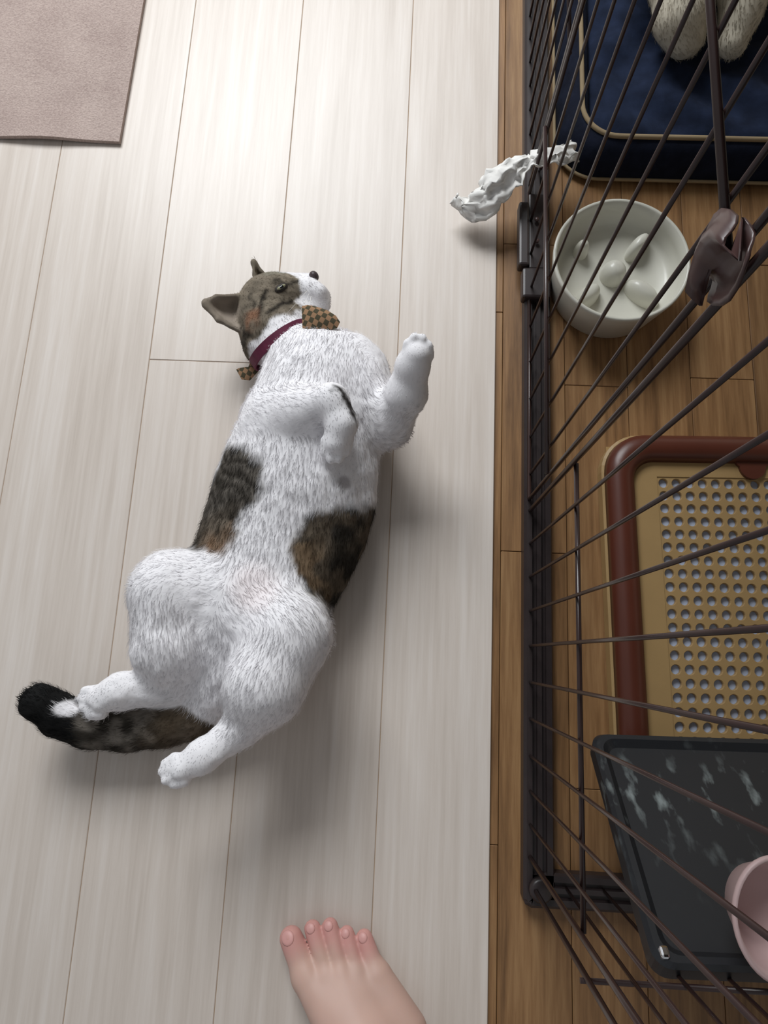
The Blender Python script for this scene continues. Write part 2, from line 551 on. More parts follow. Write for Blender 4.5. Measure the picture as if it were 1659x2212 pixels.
def add_fur(name, V, Fq, Nn, fl, col, length, count, seed, parent, width=0.0006, lift=0.55, jitter=0.25, stray=0, stray_lift=0.5):
    """short tapered blades standing off the skin"""
    r = np.random.default_rng(seed)
    tri = np.concatenate([Fq[:, [0, 1, 2]], Fq[:, [0, 2, 3]]])
    ar = np.linalg.norm(np.cross(V[tri[:, 1]] - V[tri[:, 0]], V[tri[:, 2]] - V[tri[:, 0]]), axis=1)
    count += stray
    t = tri[r.choice(len(tri), count, p=ar / ar.sum())]
    u = r.random((count, 2)); fl_ = u.sum(1) > 1; u[fl_] = 1 - u[fl_]
    w = np.stack([1 - u.sum(1), u[:, 0], u[:, 1]], 1)
    pick = lambda A: (A[t] * w[:, :, None]).sum(1)
    p = pick(V); n = pick(Nn); f = pick(fl); c = pick(col)
    L = (length[t] * w).sum(1) * (0.65 + 0.7 * r.random(count))
    n /= np.linalg.norm(n, axis=1, keepdims=True)
    f = f - n * (f * n).sum(1, keepdims=True) + r.normal(0, jitter, (count, 3))
    f = f - n * (f * n).sum(1, keepdims=True)
    f /= np.linalg.norm(f, axis=1, keepdims=True) + 1e-9
    s = np.cross(f, n)
    lf = np.full((count, 1), lift); lf[:stray] = stray_lift
    keep = (p[:, 2] > 0.004)
    p, n, f, c, L, s, lf = p[keep], n[keep], f[keep], c[keep], L[keep], s[keep], lf[keep]
    k = len(p); Lc = L[:, None]; wv = width * (0.7 + 0.6 * r.random((k, 1)))
    mid = p + (f * 0.55 + n * lf * 0.6) * Lc
    tip = p + (f * 1.0 + n * lf * 0.75) * Lc
    tip[:, 2] = np.maximum(tip[:, 2], 0.0006)
    base = p - n * 0.0008
    VV = np.stack([base - s * wv, base + s * wv, mid + s * wv * 0.8, mid - s * wv * 0.8, tip], 1).reshape(-1, 3)
    o = np.arange(k)[:, None] * 5
    tris = np.concatenate([o + [[0, 1, 2]], o + [[0, 2, 3]], o + [[3, 2, 4]]])
    c = np.clip(c * (0.92 + 0.16 * r.random((k, 1))), 0, 0.93)
    me = np_mesh(name, VV, tris, M['strand'], np.repeat(c, 5, 0))
    nn = n + 0.25 * f
    nn /= np.linalg.norm(nn, axis=1, keepdims=True)
    me.normals_split_custom_set_from_vertices(np.repeat(nn, 5, 0).astype(np.float32))
    o2 = bpy.data.objects.new(name, me)
    link(o2, parent)
    o2['kind'] = 'stuff'
    return o2

# ================================================================== SETTING
Z_LOW = -0.004            # the brown floor lies a little under the pale boards
bm = bmesh.new(); box(bm, -1.2, 1.3, -1.2, 2.6, -0.03, -0.0075)
floor = tag(from_bm('floor', bm, M['joint']), kind='structure')
floor['label'] = 'brown oak strip floor under and around the cage'
strip_me = {}
x = 0.1132
xs = [0.1132 + 0.0757 * k for k in range(-2, 15)]
joints = {0: (-0.19,), 1: (0.123,), -1: (-0.093, 0.42), 2: (0.33, -0.13), 3: (0.06,), 4: (0.345, -0.3), 5: (0.5, 0.1)}
for k, x0 in enumerate(xs):
    kk = k - 1
    if x0 > 0.9:
        break
    cuts = [-1.0] + sorted(joints.get(kk, (-0.35 + 0.11 * (kk % 3), 0.28 + 0.09 * (kk % 4)))) + [2.6]
    if kk == 0:
        cuts = [-1.0, -0.19, 0.424, 2.6]
    if kk == 1:
        cuts = [-1.0, 0.123, 0.52, 2.6]
    for a, b in zip(cuts[:-1], cuts[1:]):
        cx, cy = x0 + 0.0757 / 2, (a + b) / 2
        bm = bmesh.new()
        box(bm, -0.0757 / 2 + 0.0003, 0.0757 / 2 - 0.0003, -(b - a) / 2 + 0.0003, (b - a) / 2 - 0.0003, -0.0085, Z_LOW, 0.0006, 1)
        from_bm('wood_strip', bm, M['strip'], floor, loc=(cx, cy, 0))
bm = bmesh.new(); box(bm, -1.2, 0.1035, -1.2, 2.6, -0.0074, -0.0010)
cover = tag(from_bm('floor_covering', bm, M['plank_edge']), kind='structure')
cover['label'] = 'pale maple laminate boards laid over the old floor'
ed = [0.1040, -0.0157, -0.1700, -0.3218, -0.4776, -0.632, -0.786, -0.94, -1.1]
pj = {0: (-0.9, 1.25), 1: (-0.7, 1.1), 2: (0.343,), 3: (-0.55, 1.2), 4: (-0.75, 1.05), 5: (-0.2,), 6: (0.5,), 7: (0.1,)}
for k in range(8):
    x1, x0 = ed[k], ed[k + 1]
    cuts = [-1.2] + list(pj[k]) + [2.6]
    for a, b in zip(cuts[:-1], cuts[1:]):
        w, l = (x1 - x0) / 2 - 0.0003, (b - a) / 2 - 0.0003
        bm = bmesh.new()
        box(bm, -w, w, -l, l, -0.0035, 0.0, 0.0006, 1)
        from_bm('plank', bm, M['plank'], cover, loc=((x0 + x1) / 2, (a + b) / 2, 0))

M['wall'] = plain('shade_wall_beige', srgb(196, 186, 170), 0.9, 0.1, 0.03, 90, 0.2)
bm = bmesh.new(); box(bm, 1.05, 1.12, -1.2, 2.6, -0.03, 2.3)  # out-of-view wall, added to block ambient light on the right
wr = tag(from_bm('shade_wall_right', bm, M['wall']), kind='structure')
wr['label'] = 'unseen beige wall added to dim the cage side'

# ================================================================== RUG
def rug():
    x1, y0 = -0.3975, 0.6490
    nx, ny = 60, 50
    xs_ = np.linspace(-1.15, x1, nx); ys_ = np.linspace(y0, 1.5, ny)
    V, F2 = [], []
    def lift(x, y):
        e = max(0, 1 - (y - y0) / 0.05)
        return 0.0045 * e * math.exp(-((x + 0.50) / 0.05) ** 2)
    skew = lambda x, y: (x + 0.018 * (y - y0), y - 0.02 * (x - x1))
    for top in (1, 0):
        for j, y in enumerate(ys_):
            for i, x in enumerate(xs_):
                X, Y = skew(x, y)
                V.append((X, Y, lift(x, y) + (0.006 if top else 0.0008)))
    id_ = lambda t, i, j: t * nx * ny + j * nx + i
    for j in range(ny - 1):
        for i in range(nx - 1):
            F2.append((id_(0, i, j), id_(0, i + 1, j), id_(0, i + 1, j + 1), id_(0, i, j + 1)))
            F2.append((id_(1, i, j), id_(1, i, j + 1), id_(1, i + 1, j + 1), id_(1, i + 1, j)))
    for i in range(nx - 1):
        F2.append((id_(1, i, 0), id_(1, i + 1, 0), id_(0, i + 1, 0), id_(0, i, 0)))
        F2.append((id_(0, i, ny - 1), id_(0, i + 1, ny - 1), id_(1, i + 1, ny - 1), id_(1, i, ny - 1)))
    for j in range(ny - 1):
        F2.append((id_(0, 0, j), id_(0, 0, j + 1), id_(1, 0, j + 1), id_(1, 0, j)))
        F2.append((id_(1, nx - 1, j), id_(1, nx - 1, j + 1), id_(0, nx - 1, j + 1), id_(0, nx - 1, j)))
    o = from_py('carpet_mat', V, F2, M['rug'])
    tag(o, 'taupe carpet mat lying in the corner of the pale floor', 'rug')
rug()

# ================================================================== CAGE
XP = 0.143                      # plane of the long panel's bars
YN = -0.2235                    # plane of the near panel's bars
TOP = 0.60
cage = empty('pet_cage', (XP, 0.2, Z_LOW))
tag(cage, 'dark brown wire pet cage standing along the right side of the floor', 'cage')
cw = lambda p: (p[0] - XP, p[1] - 0.2, p[2] - Z_LOW)
def cpart(name, geo, mat, parent=None, smooth=True):
    v, f = geo
    if parent is None:
        return from_py(name, [cw(p) for p in v], f, mat, cage, smooth)
    off = np.array(parent.location)
    return from_py(name, [np.array(cw(p)) - off for p in v], f, mat, parent, smooth)
RB = 0.0016
def vbar_mesh(z0, z1, r):
    v, f = tube([(0, 0, z0), (0, 0, z1)], r, 8)
    me = bpy.data.meshes.new('bar'); me.from_pydata([tuple(p) for p in v], [], f); me.update()
    me.polygons.foreach_set('use_smooth', [True] * len(me.polygons))
    me.materials.append(M['cage'])
    return me
bar_me = vbar_mesh(0.010, TOP - Z_LOW - 0.004, RB)
def bar(x, y, parent=None, me=None):
    o = bpy.data.objects.new('bar', me or bar_me)
    p = np.array(cw((x, y, Z_LOW)))
    if parent is not None:
        p = p - np.array(parent.location)
    o.location = p
    link(o, parent or cage)
# long panel, near section
YD0, YD1 = 0.168, 0.592
near_y = [0.130, 0.0924, 0.0547, 0.0170, -0.0215, -0.0590, -0.0966, -0.1315, -0.1640]
for y in near_y:
    bar(XP, y)
for y in np.arange(YD1 + 0.0375, 1.2, 0.0375):
    bar(XP, float(y))
thick = vbar_mesh(0.008, TOP - Z_LOW - 0.002, 0.0024)
for y in (YD0, YD1, 1.21, -0.195):
    bar(XP, y, None, thick)
for y0, y1 in ((-0.195, YD0), (YD1, 1.21)):
    for z in (0.203, TOP):
        cpart('cross_wire', tube([(XP + 0.003, y0, z), (XP + 0.003, y1, z)], 0.0022, 8), M['cage'])
cpart('top_wire', tube([(XP, YD0, TOP), (XP, YD1, TOP)], 0.0024, 8), M['cage'])
bm = bmesh.new(); box(bm, XP + 0.002, 0.84, YN, 1.21, TOP + 0.002, TOP + 0.014, 0.003, 2)  # unseen roof panel, added to darken the inside of the cage
for v in bm.verts:
    v.co = Vector(cw(v.co))
from_bm('shade_roof', bm, M['rail'], cage)
# door
door = empty('door', cw((XP, 0.18, 0.01)), cage)
dz0, dz1 = 0.016, 0.575
geo = [tube([(XP - 0.001, 0.181, dz0), (XP - 0.001, 0.181, dz1), (XP - 0.001, 0.580, dz1), (XP - 0.001, 0.580, dz0)], 0.0023, 8, closed=True)]
cpart('door_frame', join_geo(geo), M['cage'], door)
dbar = vbar_mesh(dz0 - Z_LOW, dz1 - Z_LOW, RB)
for y in (0.2106, 0.2556, 0.3020, 0.3490, 0.3956, 0.4440, 0.4900, 0.5360):
    bar(XP, y, door, dbar)
for z in (0.122, 0.487):
    cpart('cross_wire', tube([(XP - 0.004, 0.181, z), (XP - 0.004, 0.580, z)], 0.0024, 8), M['cage'], door)
# latch: a bent plate hooked over the door edge
def latch():
    prof = []
    zs = [0.469, 0.474, 0.480, 0.487, 0.494, 0.500, 0.505]
    V, F2 = [], []
    n = 13
    ys_ = np.linspace(0.203, 0.156, n)
    for t in (0, 1):
        for zi, z in enumerate(zs):
            for i, y in enumerate(ys_):
                s = i / (n - 1)
                bulge = 0.008 * math.exp(-((s - 0.32) / 0.16) ** 2) - 0.004 * math.exp(-((s - 0.75) / 0.14) ** 2)
                edge = abs(z - 0.487) / 0.018
                yy = y + (0.010 * edge ** 2 if s > 0.5 else -0.014 * edge ** 2)
                V.append((XP - 0.006 - bulge - 0.0015 * t, yy, z + 0.006 * (s - 0.5)))
    m = len(zs)
    I = lambda t, a, b: t * m * n + a * n + b
    for a in range(m - 1):
        for b in range(n - 1):
            F2.append((I(0, a, b), I(0, a + 1, b), I(0, a + 1, b + 1), I(0, a, b + 1)))
            F2.append((I(1, a, b), I(1, a, b + 1), I(1, a + 1, b + 1), I(1, a + 1, b)))
    for a in range(m - 1):
        F2.append((I(0, a, 0), I(1, a, 0), I(1, a + 1, 0), I(0, a + 1, 0)))
        F2.append((I(0, a, n - 1), I(0, a + 1, n - 1), I(1, a + 1, n - 1), I(1, a, n - 1)))
    for b in range(n - 1):
        F2.append((I(0, 0, b), I(0, 0, b + 1), I(1, 0, b + 1), I(1, 0, b)))
        F2.append((I(0, m - 1, b), I(1, m - 1, b), I(1, m - 1, b + 1), I(0, m - 1, b + 1)))
    return V, F2
lt = cpart('latch', latch(), M['latch'], door)
lt['label'] = 'bent brown metal latch plate on the door edge'
# near panel
x = XP + 0.0375
while x < 0.80:
    bar(x, YN); x += 0.0375
bar(XP + 0.004, YN, None, thick)
for z in (0.203, TOP):
    cpart('cross_wire', tube([(XP, YN - 0.003, z), (0.82, YN - 0.003, z)], 0.0022, 8), M['cage'])
# base rail: ridged profile swept round the corner
def rail_profile():
    return [(0.0, 0.0), (0.0, 0.016), (0.003, 0.019), (0.009, 0.019), (0.010, 0.013), (0.014, 0.013), (0.0145, 0.017),
            (0.0195, 0.017), (0.020, 0.012), (0.024, 0.012), (0.0245, 0.016), (0.0305, 0.016), (0.0325, 0.013), (0.0325, 0.0)]
def sweep_rail(path_out, inward):
    pr = rail_profile()
    V, F2 = [], []
    for (x, y), (ix, iy) in zip(path_out, inward):
        for d, z in pr:
            V.append((x + ix * d, y + iy * d, z + Z_LOW))
    n = len(pr)
    for i in range(len(path_out) - 1):
        for k in range(n):
            F2.append((i * n + k, i * n + (k + 1) % n, (i + 1) * n + (k + 1) % n, (i + 1) * n + k))
    F2.append(tuple(range(n))); F2.append(tuple(range((len(path_out) - 1) * n, len(path_out) * n))[::-1])
    return V, F2
X0R, Y0R = 0.1365, -0.2425
cpart('base_rail', sweep_rail([(X0R, 1.25), (X0R, Y0R + 0.008), (X0R + 0.002, Y0R + 0.003), (X0R + 0.008, Y0R), (0.85, Y0R)],
                              [(1, 0), (1, 0), (0.95, 0.9), (0, 1), (0, 1)]), M['rail'], smooth=False)
# hinge clip on the rail, beside the door
bm = bmesh.new(); box(bm, X0R - 0.009, X0R + 0.004, 0.472, 0.560, 0.008, 0.026, 0.003, 2)
box(bm, X0R - 0.004, X0R + 0.030, 0.430, 0.470, 0.006, 0.024, 0.003, 2)
box(bm, X0R + 0.004, X0R + 0.026, 0.470, 0.575, 0.012, 0.021, 0.002, 2)
for v in bm.verts:
    v.co = Vector(cw(v.co))
hc = from_bm('rail_clip', bm, M['rail'], cage)
for y in (0.505, 0.535):
    cpart('rivet', lathe([(0.0028, 0.0245), (0.0028, 0.0265), (0.0015, 0.0275)], 12, X0R + 0.013, y), M['latch'])
cpart('hook', tube([(XP + 0.012, 0.625 + 0.017 * math.cos(a), 0.03 + 0.017 * math.sin(a)) for a in np.linspace(-0.5, 4.2, 16)], 0.0022, 8), M['cage'])
cpart('corner_cap', lathe([(0.012, 0.015), (0.012, 0.022), (0.009, 0.024)], 16, XP + 0.010, YN), M['rail'])

# ================================================================== SLOW FEEDER BOWL
bx, by = 0.2395, 0.4600
bowl = empty('slow_feeder_bowl', (bx, by, Z_LOW))
tag(bowl, 'cream white plastic slow feeder bowl with raised knobs inside the cage', 'bowl')
prof = [(0.064, 0.0), (0.068, 0.003), (0.0785, 0.062), (0.0788, 0.0655), (0.0770, 0.067), (0.0745, 0.0655),
        (0.0735, 0.050), (0.070, 0.036), (0.062, 0.0300), (0.03, 0.0290), (0.002, 0.0290)]
v, f = lathe(prof, 64)
from_py('bowl_body', v, f, M['bowl'], bowl, True)
def dome(rx, ry, h, seg=20, rings=8):
    vs, fs = [], []
    for j in range(rings):
        a = j / rings
        r = math.cos(a * math.pi / 2) ** 0.7; z = h * math.sin(a * math.pi / 2)
        for k in range(seg):
            an = 2 * math.pi * k / seg
            vs.append((rx * r * math.cos(an), ry * r * math.sin(an), z))
    vs.append((0, 0, h))
    for j in range(rings - 1):
        for k in range(seg):
            fs.append((j * seg + k, j * seg + (k + 1) % seg, (j + 1) * seg + (k + 1) % seg, (j + 1) * seg + k))
    for k in range(seg):
        fs.append(((rings - 1) * seg + k, (rings - 1) * seg + (k + 1) % seg, rings * seg))
    return vs, fs
v, f = dome(0.0155, 0.0155, 0.024)
from_py('centre_knob', v, f, M['bowl'], bowl, True, (0.0, 0.0, 0.0275))
for i, (ang, r0, lx, ly, h) in enumerate([(50, 0.046, 0.019, 0.0095, 0.026), (143, 0.048, 0.0090, 0.0090, 0.026), (225, 0.045, 0.020, 0.011, 0.022),
                                          (-38, 0.042, 0.024, 0.012, 0.022)]):
    a = math.radians(ang)
    v, f = dome(lx, ly, h)
    o = from_py('knob', v, f, M['bowl'], bowl, True, (r0 * math.cos(a), r0 * math.sin(a), 0.0275))
    o.rotation_euler = (0, 0, a)

# ================================================================== PET TOILET TRAY
tl = empty('pet_toilet_tray', (0.409, 0.034, Z_LOW))
tl.rotation_euler = (0, 0, math.radians(1.3))
tag(tl, 'brown framed pet toilet tray with a tan perforated grate', 'pet toilet')
wx, wy = 0.1770, 0.2300          # half sizes
def ring_sweep(outer, stations):
    V, F2 = [], []
    n = None
    for (inset, z, rad) in stations:
        pts = rrect(-wx + inset, wx - inset, -wy + inset, wy - inset, rad, 8)
        n = len(pts)
        V += [(p[0], p[1], z) for p in pts]
    m = len(stations)
    for i in range(m):
        for k in range(n):
            a = i * n + k; b = i * n + (k + 1) % n
            c = ((i + 1) % m) * n + (k + 1) % n; d = ((i + 1) % m) * n + k
            F2.append((a, b, c, d))
    return V, F2
v, f = ring_sweep(None, [(0.000, 0.018, 0.045), (0.001, 0.027, 0.044), (0.006, 0.033, 0.040), (0.014, 0.036, 0.036), (0.022, 0.035, 0.030),
                         (0.029, 0.031, 0.024), (0.032, 0.022, 0.022), (0.030, 0.020, 0.022), (0.006, 0.018, 0.04)])
from_py('frame', v, f, M['tray'], tl, True)
v, f = ring_sweep(None, [(-0.0025, 0.001, 0.045), (-0.0025, 0.016, 0.045), (0.0, 0.0178, 0.044), (0.010, 0.0178, 0.04), (0.010, 0.004, 0.04)])
from_py('base_tray', v, f, M['grate'], tl, False)
bm = bmesh.new(); box(bm, -wx + 0.008, wx - 0.008, -wy + 0.008, wy - 0.008, 0.001, 0.004)
from_bm('base_floor', bm, M['grate'], tl)
# semicircular tongue
def tongue():
    pts = [(0.0145 * math.cos(a), 0.0145 * math.sin(a)) for a in np.linspace(math.pi, 2 * math.pi, 14)]
    pts = [(0.022, 0.012)] + [(-0.022, 0.012)] + [(-0.017, 0.002)] + pts + [(0.017, 0.002)]
    n = len(pts)
    V = [(p[0], p[1], 0.0205) for p in pts] + [(p[0], p[1], 0.0265) for p in pts]
    F2 = [tuple(range(n))[::-1], tuple(range(n, 2 * n))] + [(i, (i + 1) % n, n + (i + 1) % n, n + i) for i in range(n)]
    return V, F2
v, f = tongue()
from_py('tongue', v, f, M['tray'], tl, False, (-0.012, wy - 0.036, 0))
# grate: every hole is cut through the plate
def grate():
    pitch, rh = 0.01475, 0.0051
    gx0, gy1 = -0.1115, 0.1740
    ncol, nrow = 16, 25
    zt, zb = 0.0212, 0.0165
    V, F2 = [], []
    seg = 16
    h = pitch / 2
    ox = gx0 - h; oy = gy1 + h
    for r in range(nrow):
        for c in range(ncol):
            cx = gx0 + c * pitch; cy = gy1 - r * pitch
            b0 = len(V)
            for k in range(seg):
                a = 2 * math.pi * (k + 0.5) / seg
                ca, sa = math.cos(a), math.sin(a)
                q = h / max(abs(ca), abs(sa))
                V.append((cx + q * ca, cy + q * sa, zt))
            for rr, z in ((rh + 0.0006, zt), (rh, zt - 0.0008), (rh, zb)):
                for k in range(seg):
                    a = 2 * math.pi * (k + 0.5) / seg
                    V.append((cx + rr * math.cos(a), cy + rr * math.sin(a), z))
            for ring in range(3):
                for k in range(seg):
                    F2.append((b0 + ring * seg + k, b0 + ring * seg + (k + 1) % seg, b0 + (ring + 1) * seg + (k + 1) % seg, b0 + (ring + 1) * seg + k))
            for sx, sy, k in ((1, 1, 1), (-1, 1, 5), (-1, -1, 9), (1, -1, 13)):
                V.append((cx + sx * h, cy + sy * h, zt))
                F2.append((b0 + k, len(V) - 1, b0 + k + 1))
    x0, x1 = ox, ox + ncol * pitch
    y1, y0 = oy, oy - nrow * pitch
    X0, X1, Y0, Y1 = -wx + 0.030, wx - 0.030, -wy + 0.030, wy - 0.030
    zt2 = zt + 0.0012
    for a in ((X0, X1, y1, Y1), (X0, X1, Y0, y0), (X0, x0, y0, y1), (x1, X1, y0, y1)):
        bmq = len(V)
        V += [(a[0], a[2], zt2), (a[1], a[2], zt2), (a[1], a[3], zt2), (a[0], a[3], zt2),
              (a[0], a[2], zb), (a[1], a[2], zb), (a[1], a[3], zb), (a[0], a[3], zb)]
        F2 += [tuple(bmq + i for i in q) for q in ((0, 1, 2, 3), (7, 6, 5, 4), (0, 4, 5, 1), (1, 5, 6, 2), (2, 6, 7, 3), (3, 7, 4, 0))]
    return V, F2
v, f = grate()
from_py('perforated_grate', v, f, M['grate'], tl)
bm = bmesh.new(); box(bm, -wx + 0.014, wx - 0.014, -wy + 0.014, wy - 0.014, 0.0125, 0.0160, 0.001, 1)
sh = from_bm('absorbent_sheet', bm, M['sheet'], None, loc=(0.409, 0.034, Z_LOW))
sh.rotation_euler = tl.rotation_euler
tag(sh, 'pale blue absorbent sheet showing through the holes of the tan grate', 'pet sheet')

# ================================================================== PET BED
bed = empty('pet_bed', (0.418, 0.875, Z_LOW))
tag(bed, 'navy blue fabric pet bed with beige piping in the cage corner', 'pet bed')
hx, hy = 0.240, 0.262
def loop_sweep(stations, name, mat, seg=10, wob=0.0):
    V, F2 = [], []
    n = None
    rr = random.Random(3)
    for (inset, z, rad) in stations:
        pts = rrect(-hx + inset, hx - inset, -hy + inset, hy - inset, rad, seg)
        n = len(pts)
        for i, p in enumerate(pts):
            V.append((p[0] + wob * math.sin(i * 1.7 + z * 90), p[1] + wob * math.cos(i * 1.3 + z * 70), z))
    for i in range(len(stations) - 1):
        for k in range(n):
            F2.append((i * n + k, i * n + (k + 1) % n, (i + 1) * n + (k + 1) % n, (i + 1) * n + k))
    return from_py(name, V, F2 + [tuple(range(n))[::-1], tuple(range((len(stations) - 1) * n, len(stations) * n))], mat, bed, True)
loop_sweep([(0.006, 0.001, 0.05), (0.0, 0.006, 0.055), (0.003, 0.022, 0.055), (0.010, 0.040, 0.052), (0.018, 0.049, 0.048), (0.024, 0.051, 0.045),
            (0.030, 0.049, 0.04), (0.036, 0.040, 0.035), (0.038, 0.026, 0.03)], 'bolster', M['bed'], wob=0.0010)
def pipe_loop(inset, z, rad, r):
    pts = [(p[0], p[1], z) for p in rrect(-hx + inset, hx - inset, -hy + inset, hy - inset, rad, 10)]
    ded = [pts[0]]
    for p in pts[1:]:
        if math.dist(p, ded[-1]) > 0.002:
            ded.append(p)
    v, f = tube(ded, r, 8, closed=True)
    from_py('piping', v, f, M['piping'], bed, True)
pipe_loop(0.024, 0.0525, 0.045, 0.0030)
pipe_loop(-0.001, 0.008, 0.055, 0.0022)
def cushion():
    nx, ny = 64, 70
    V, F2 = [], []
    for j in range(ny):
        for i in range(nx):
            s, t = i / (nx - 1) * 2 - 1, j / (ny - 1) * 2 - 1
            x, y = s * (hx - 0.030), t * (hy - 0.030)
            e = (1 - abs(s) ** 8) * (1 - abs(t) ** 8)
            z = 0.022 + 0.022 * e ** 0.5 + 0.005 * math.sin(x * 60 + 2 * math.sin(y * 34)) * e + 0.003 * math.sin(y * 110 + x * 40) * e
            V.append((x, y, z))
    for j in range(ny - 1):
        for i in range(nx - 1):
            F2.append((j * nx + i, j * nx + i + 1, (j + 1) * nx + i + 1, (j + 1) * nx + i))
    return from_py('cushion', V, F2, M['bedlight'], bed, True)
cushion()

# ================================================================== CLOTH STRIP THROUGH THE BARS
def cloth_strip():
    pts = [(1240, 322, 0.050, 0.018), (1205, 330, 0.062, 0.020), (1175, 334, 0.066, 0.014), (1150, 343, 0.066, 0.011), (1122, 354, 0.064, 0.017), (1092, 376, 0.060, 0.022),
           (1066, 404, 0.052, 0.025), (1042, 428, 0.042, 0.025), (1015, 440, 0.034, 0.020), (993, 434, 0.031, 0.012), (980, 424, 0.032, 0.006)]
    cs0 = np.array([W(p[0], p[1], p[2]) for p in pts]); wd0 = np.array([p[3] for p in pts])
    tt = np.linspace(0, len(pts) - 1, 45)
    cs = np.stack([np.interp(tt, range(len(pts)), cs0[:, i]) for i in range(3)], 1)
    for _ in range(4):
        cs[1:-1] = 0.5 * cs[1:-1] + 0.25 * (cs[:-2] + cs[2:])
    wd = np.interp(tt, range(len(pts)), wd0)
    n, mseg = len(cs), 26
    V, F2 = [], []
    for i in range(n):
        t = unit(cs[min(i + 1, n - 1)] - cs[max(i - 1, 0)])
        s = unit(np.cross(t, [0, 0, 1])); b = np.cross(s, t)
        for k in range(mseg):
            q = k / (mseg - 1) * 2 - 1
            fold = 0.42 * math.cos(q * 2.6 + 0.5 * math.sin(i * 0.2)) + 0.10 * math.sin(q * 7 - i * 0.21) - 0.45 * q * abs(q) * math.sin(i * 0.09 + 0.4)
            ragged = 1 + 0.06 * math.sin(i * 0.5 + 2 * np.sign(q))
            V.append(cs[i] + s * q * wd[i] * ragged * 0.92 + b * wd[i] * fold * 0.8)
    for i in range(n - 1):
        for k in range(mseg - 1):
            F2.append((i * mseg + k, i * mseg + k + 1, (i + 1) * mseg + k + 1, (i + 1) * mseg + k))
    V = np.array(V)
    cr = np.stack([lattice_noise(V, 130, 60 + i) - 0.5 for i in range(3)], 1) * 0.010 + np.stack([lattice_noise(V, 300, 70 + i) - 0.5 for i in range(3)], 1) * 0.004
    V = V + cr
    bc = np.mean(cs, 0); bc[2] = 0
    o = from_py('cloth_strip', [p - bc for p in V], F2, M['cloth'], None, True, tuple(bc))
    md = o.modifiers.new('thick', 'SOLIDIFY'); md.thickness = 0.0016
    tag(o, 'twisted white cloth strip poking out through the cage bars', 'cloth')
cloth_strip()

# ================================================================== LEANING BLACK TRAY LID
lid = empty('plastic_lid', (0.378, -0.068, 0.047))
tag(lid, 'scuffed black plastic lid leaning on the near side of the cage', 'lid')
def lid_geo():
    # own frame: Y runs from the low far edge (0) down towards the viewer (-L)
    Lh, Wd, r = 0.212, 0.182, 0.014
    st = [(0.0, -0.010, r), (0.0, 0.004, r), (0.003, 0.008, r), (0.008, 0.008, r), (0.012, 0.004, r * 0.8), (0.014, 0.002, r * 0.8)]
    V, F2 = [], []
    n = None
    for inset, z, rad in st:
        pts = rrect(-Wd + inset, Wd - inset, -Lh + inset, -inset, rad, 6)
        n = len(pts); V += [(p[0], p[1], z) for p in pts]
    for i in range(len(st) - 1):
        for k in range(n):
            F2.append((i * n + k, i * n + (k + 1) % n, (i + 1) * n + (k + 1) % n, (i + 1) * n + k))
    F2 += [tuple(range(n))[::-1], tuple(range((len(st) - 1) * n, len(st) * n))]
    return V, F2
v, f = lid_geo()
lb = from_py('lid_panel', v, f, M['board'], lid, False)
lid.rotation_euler = (math.radians(-45.5), 0, math.radians(1.0))
bm = bmesh.new(); box(bm, -0.177, -0.170, -0.207, -0.198, 0.004, 0.011, 0.002, 2)
from_bm('corner_clip', bm, M['chrome'], lid)

# ================================================================== PINK DISH
pd = empty('pink_dish', tuple(W(1690, 1988, 0.245) - np.array([0, 0, 0.040])))
tag(pd, 'pale pink plastic dish clipped to the near side of the cage', 'dish')
prof = [(0.030, 0.0), (0.036, 0.002), (0.050, 0.030), (0.056, 0.036), (0.0575, 0.040), (0.054, 0.042), (0.049, 0.036), (0.044, 0.024), (0.034, 0.010), (0.002, 0.009)]
v, f = lathe(prof, 40)
v = [(p[0] * 0.58, p[1] * 0.72, p[2]) for p in v]
o = from_py('dish_body', v, f, M['pink'], pd, True)
v, f = tube([(0.004, -0.041, 0.026), (0.004, -0.056, 0.024)], 0.005, 12)
from_py('clamp_screw', v, f, M['chrome'], pd, True)

# ================================================================== CAT
def leaf(Fd, base, mid, tip, r, n=9, k=0.003, rt=None):
    base = [np.array(b) for b in base]; mid = [np.array(b) for b in mid]; tip = np.array(tip)
    def interp(pts, t):
        # quadratic through three points
        a, b, c = pts
        return a * (1 - t) * (1 - 2 * t) + b * 4 * t * (1 - t) + c * t * (2 * t - 1)
    P0 = [interp(base, t) for t in np.linspace(0, 1, n)]
    P1 = [interp(mid, t) for t in np.linspace(0, 1, n)]
    for i in range(n):
        Fd.cap(P0[i], r * 1.3, P1[i], r, k)
        Fd.cap(P1[i], r, tip * 0.86 + P1[i] * 0.14, rt or r, k)

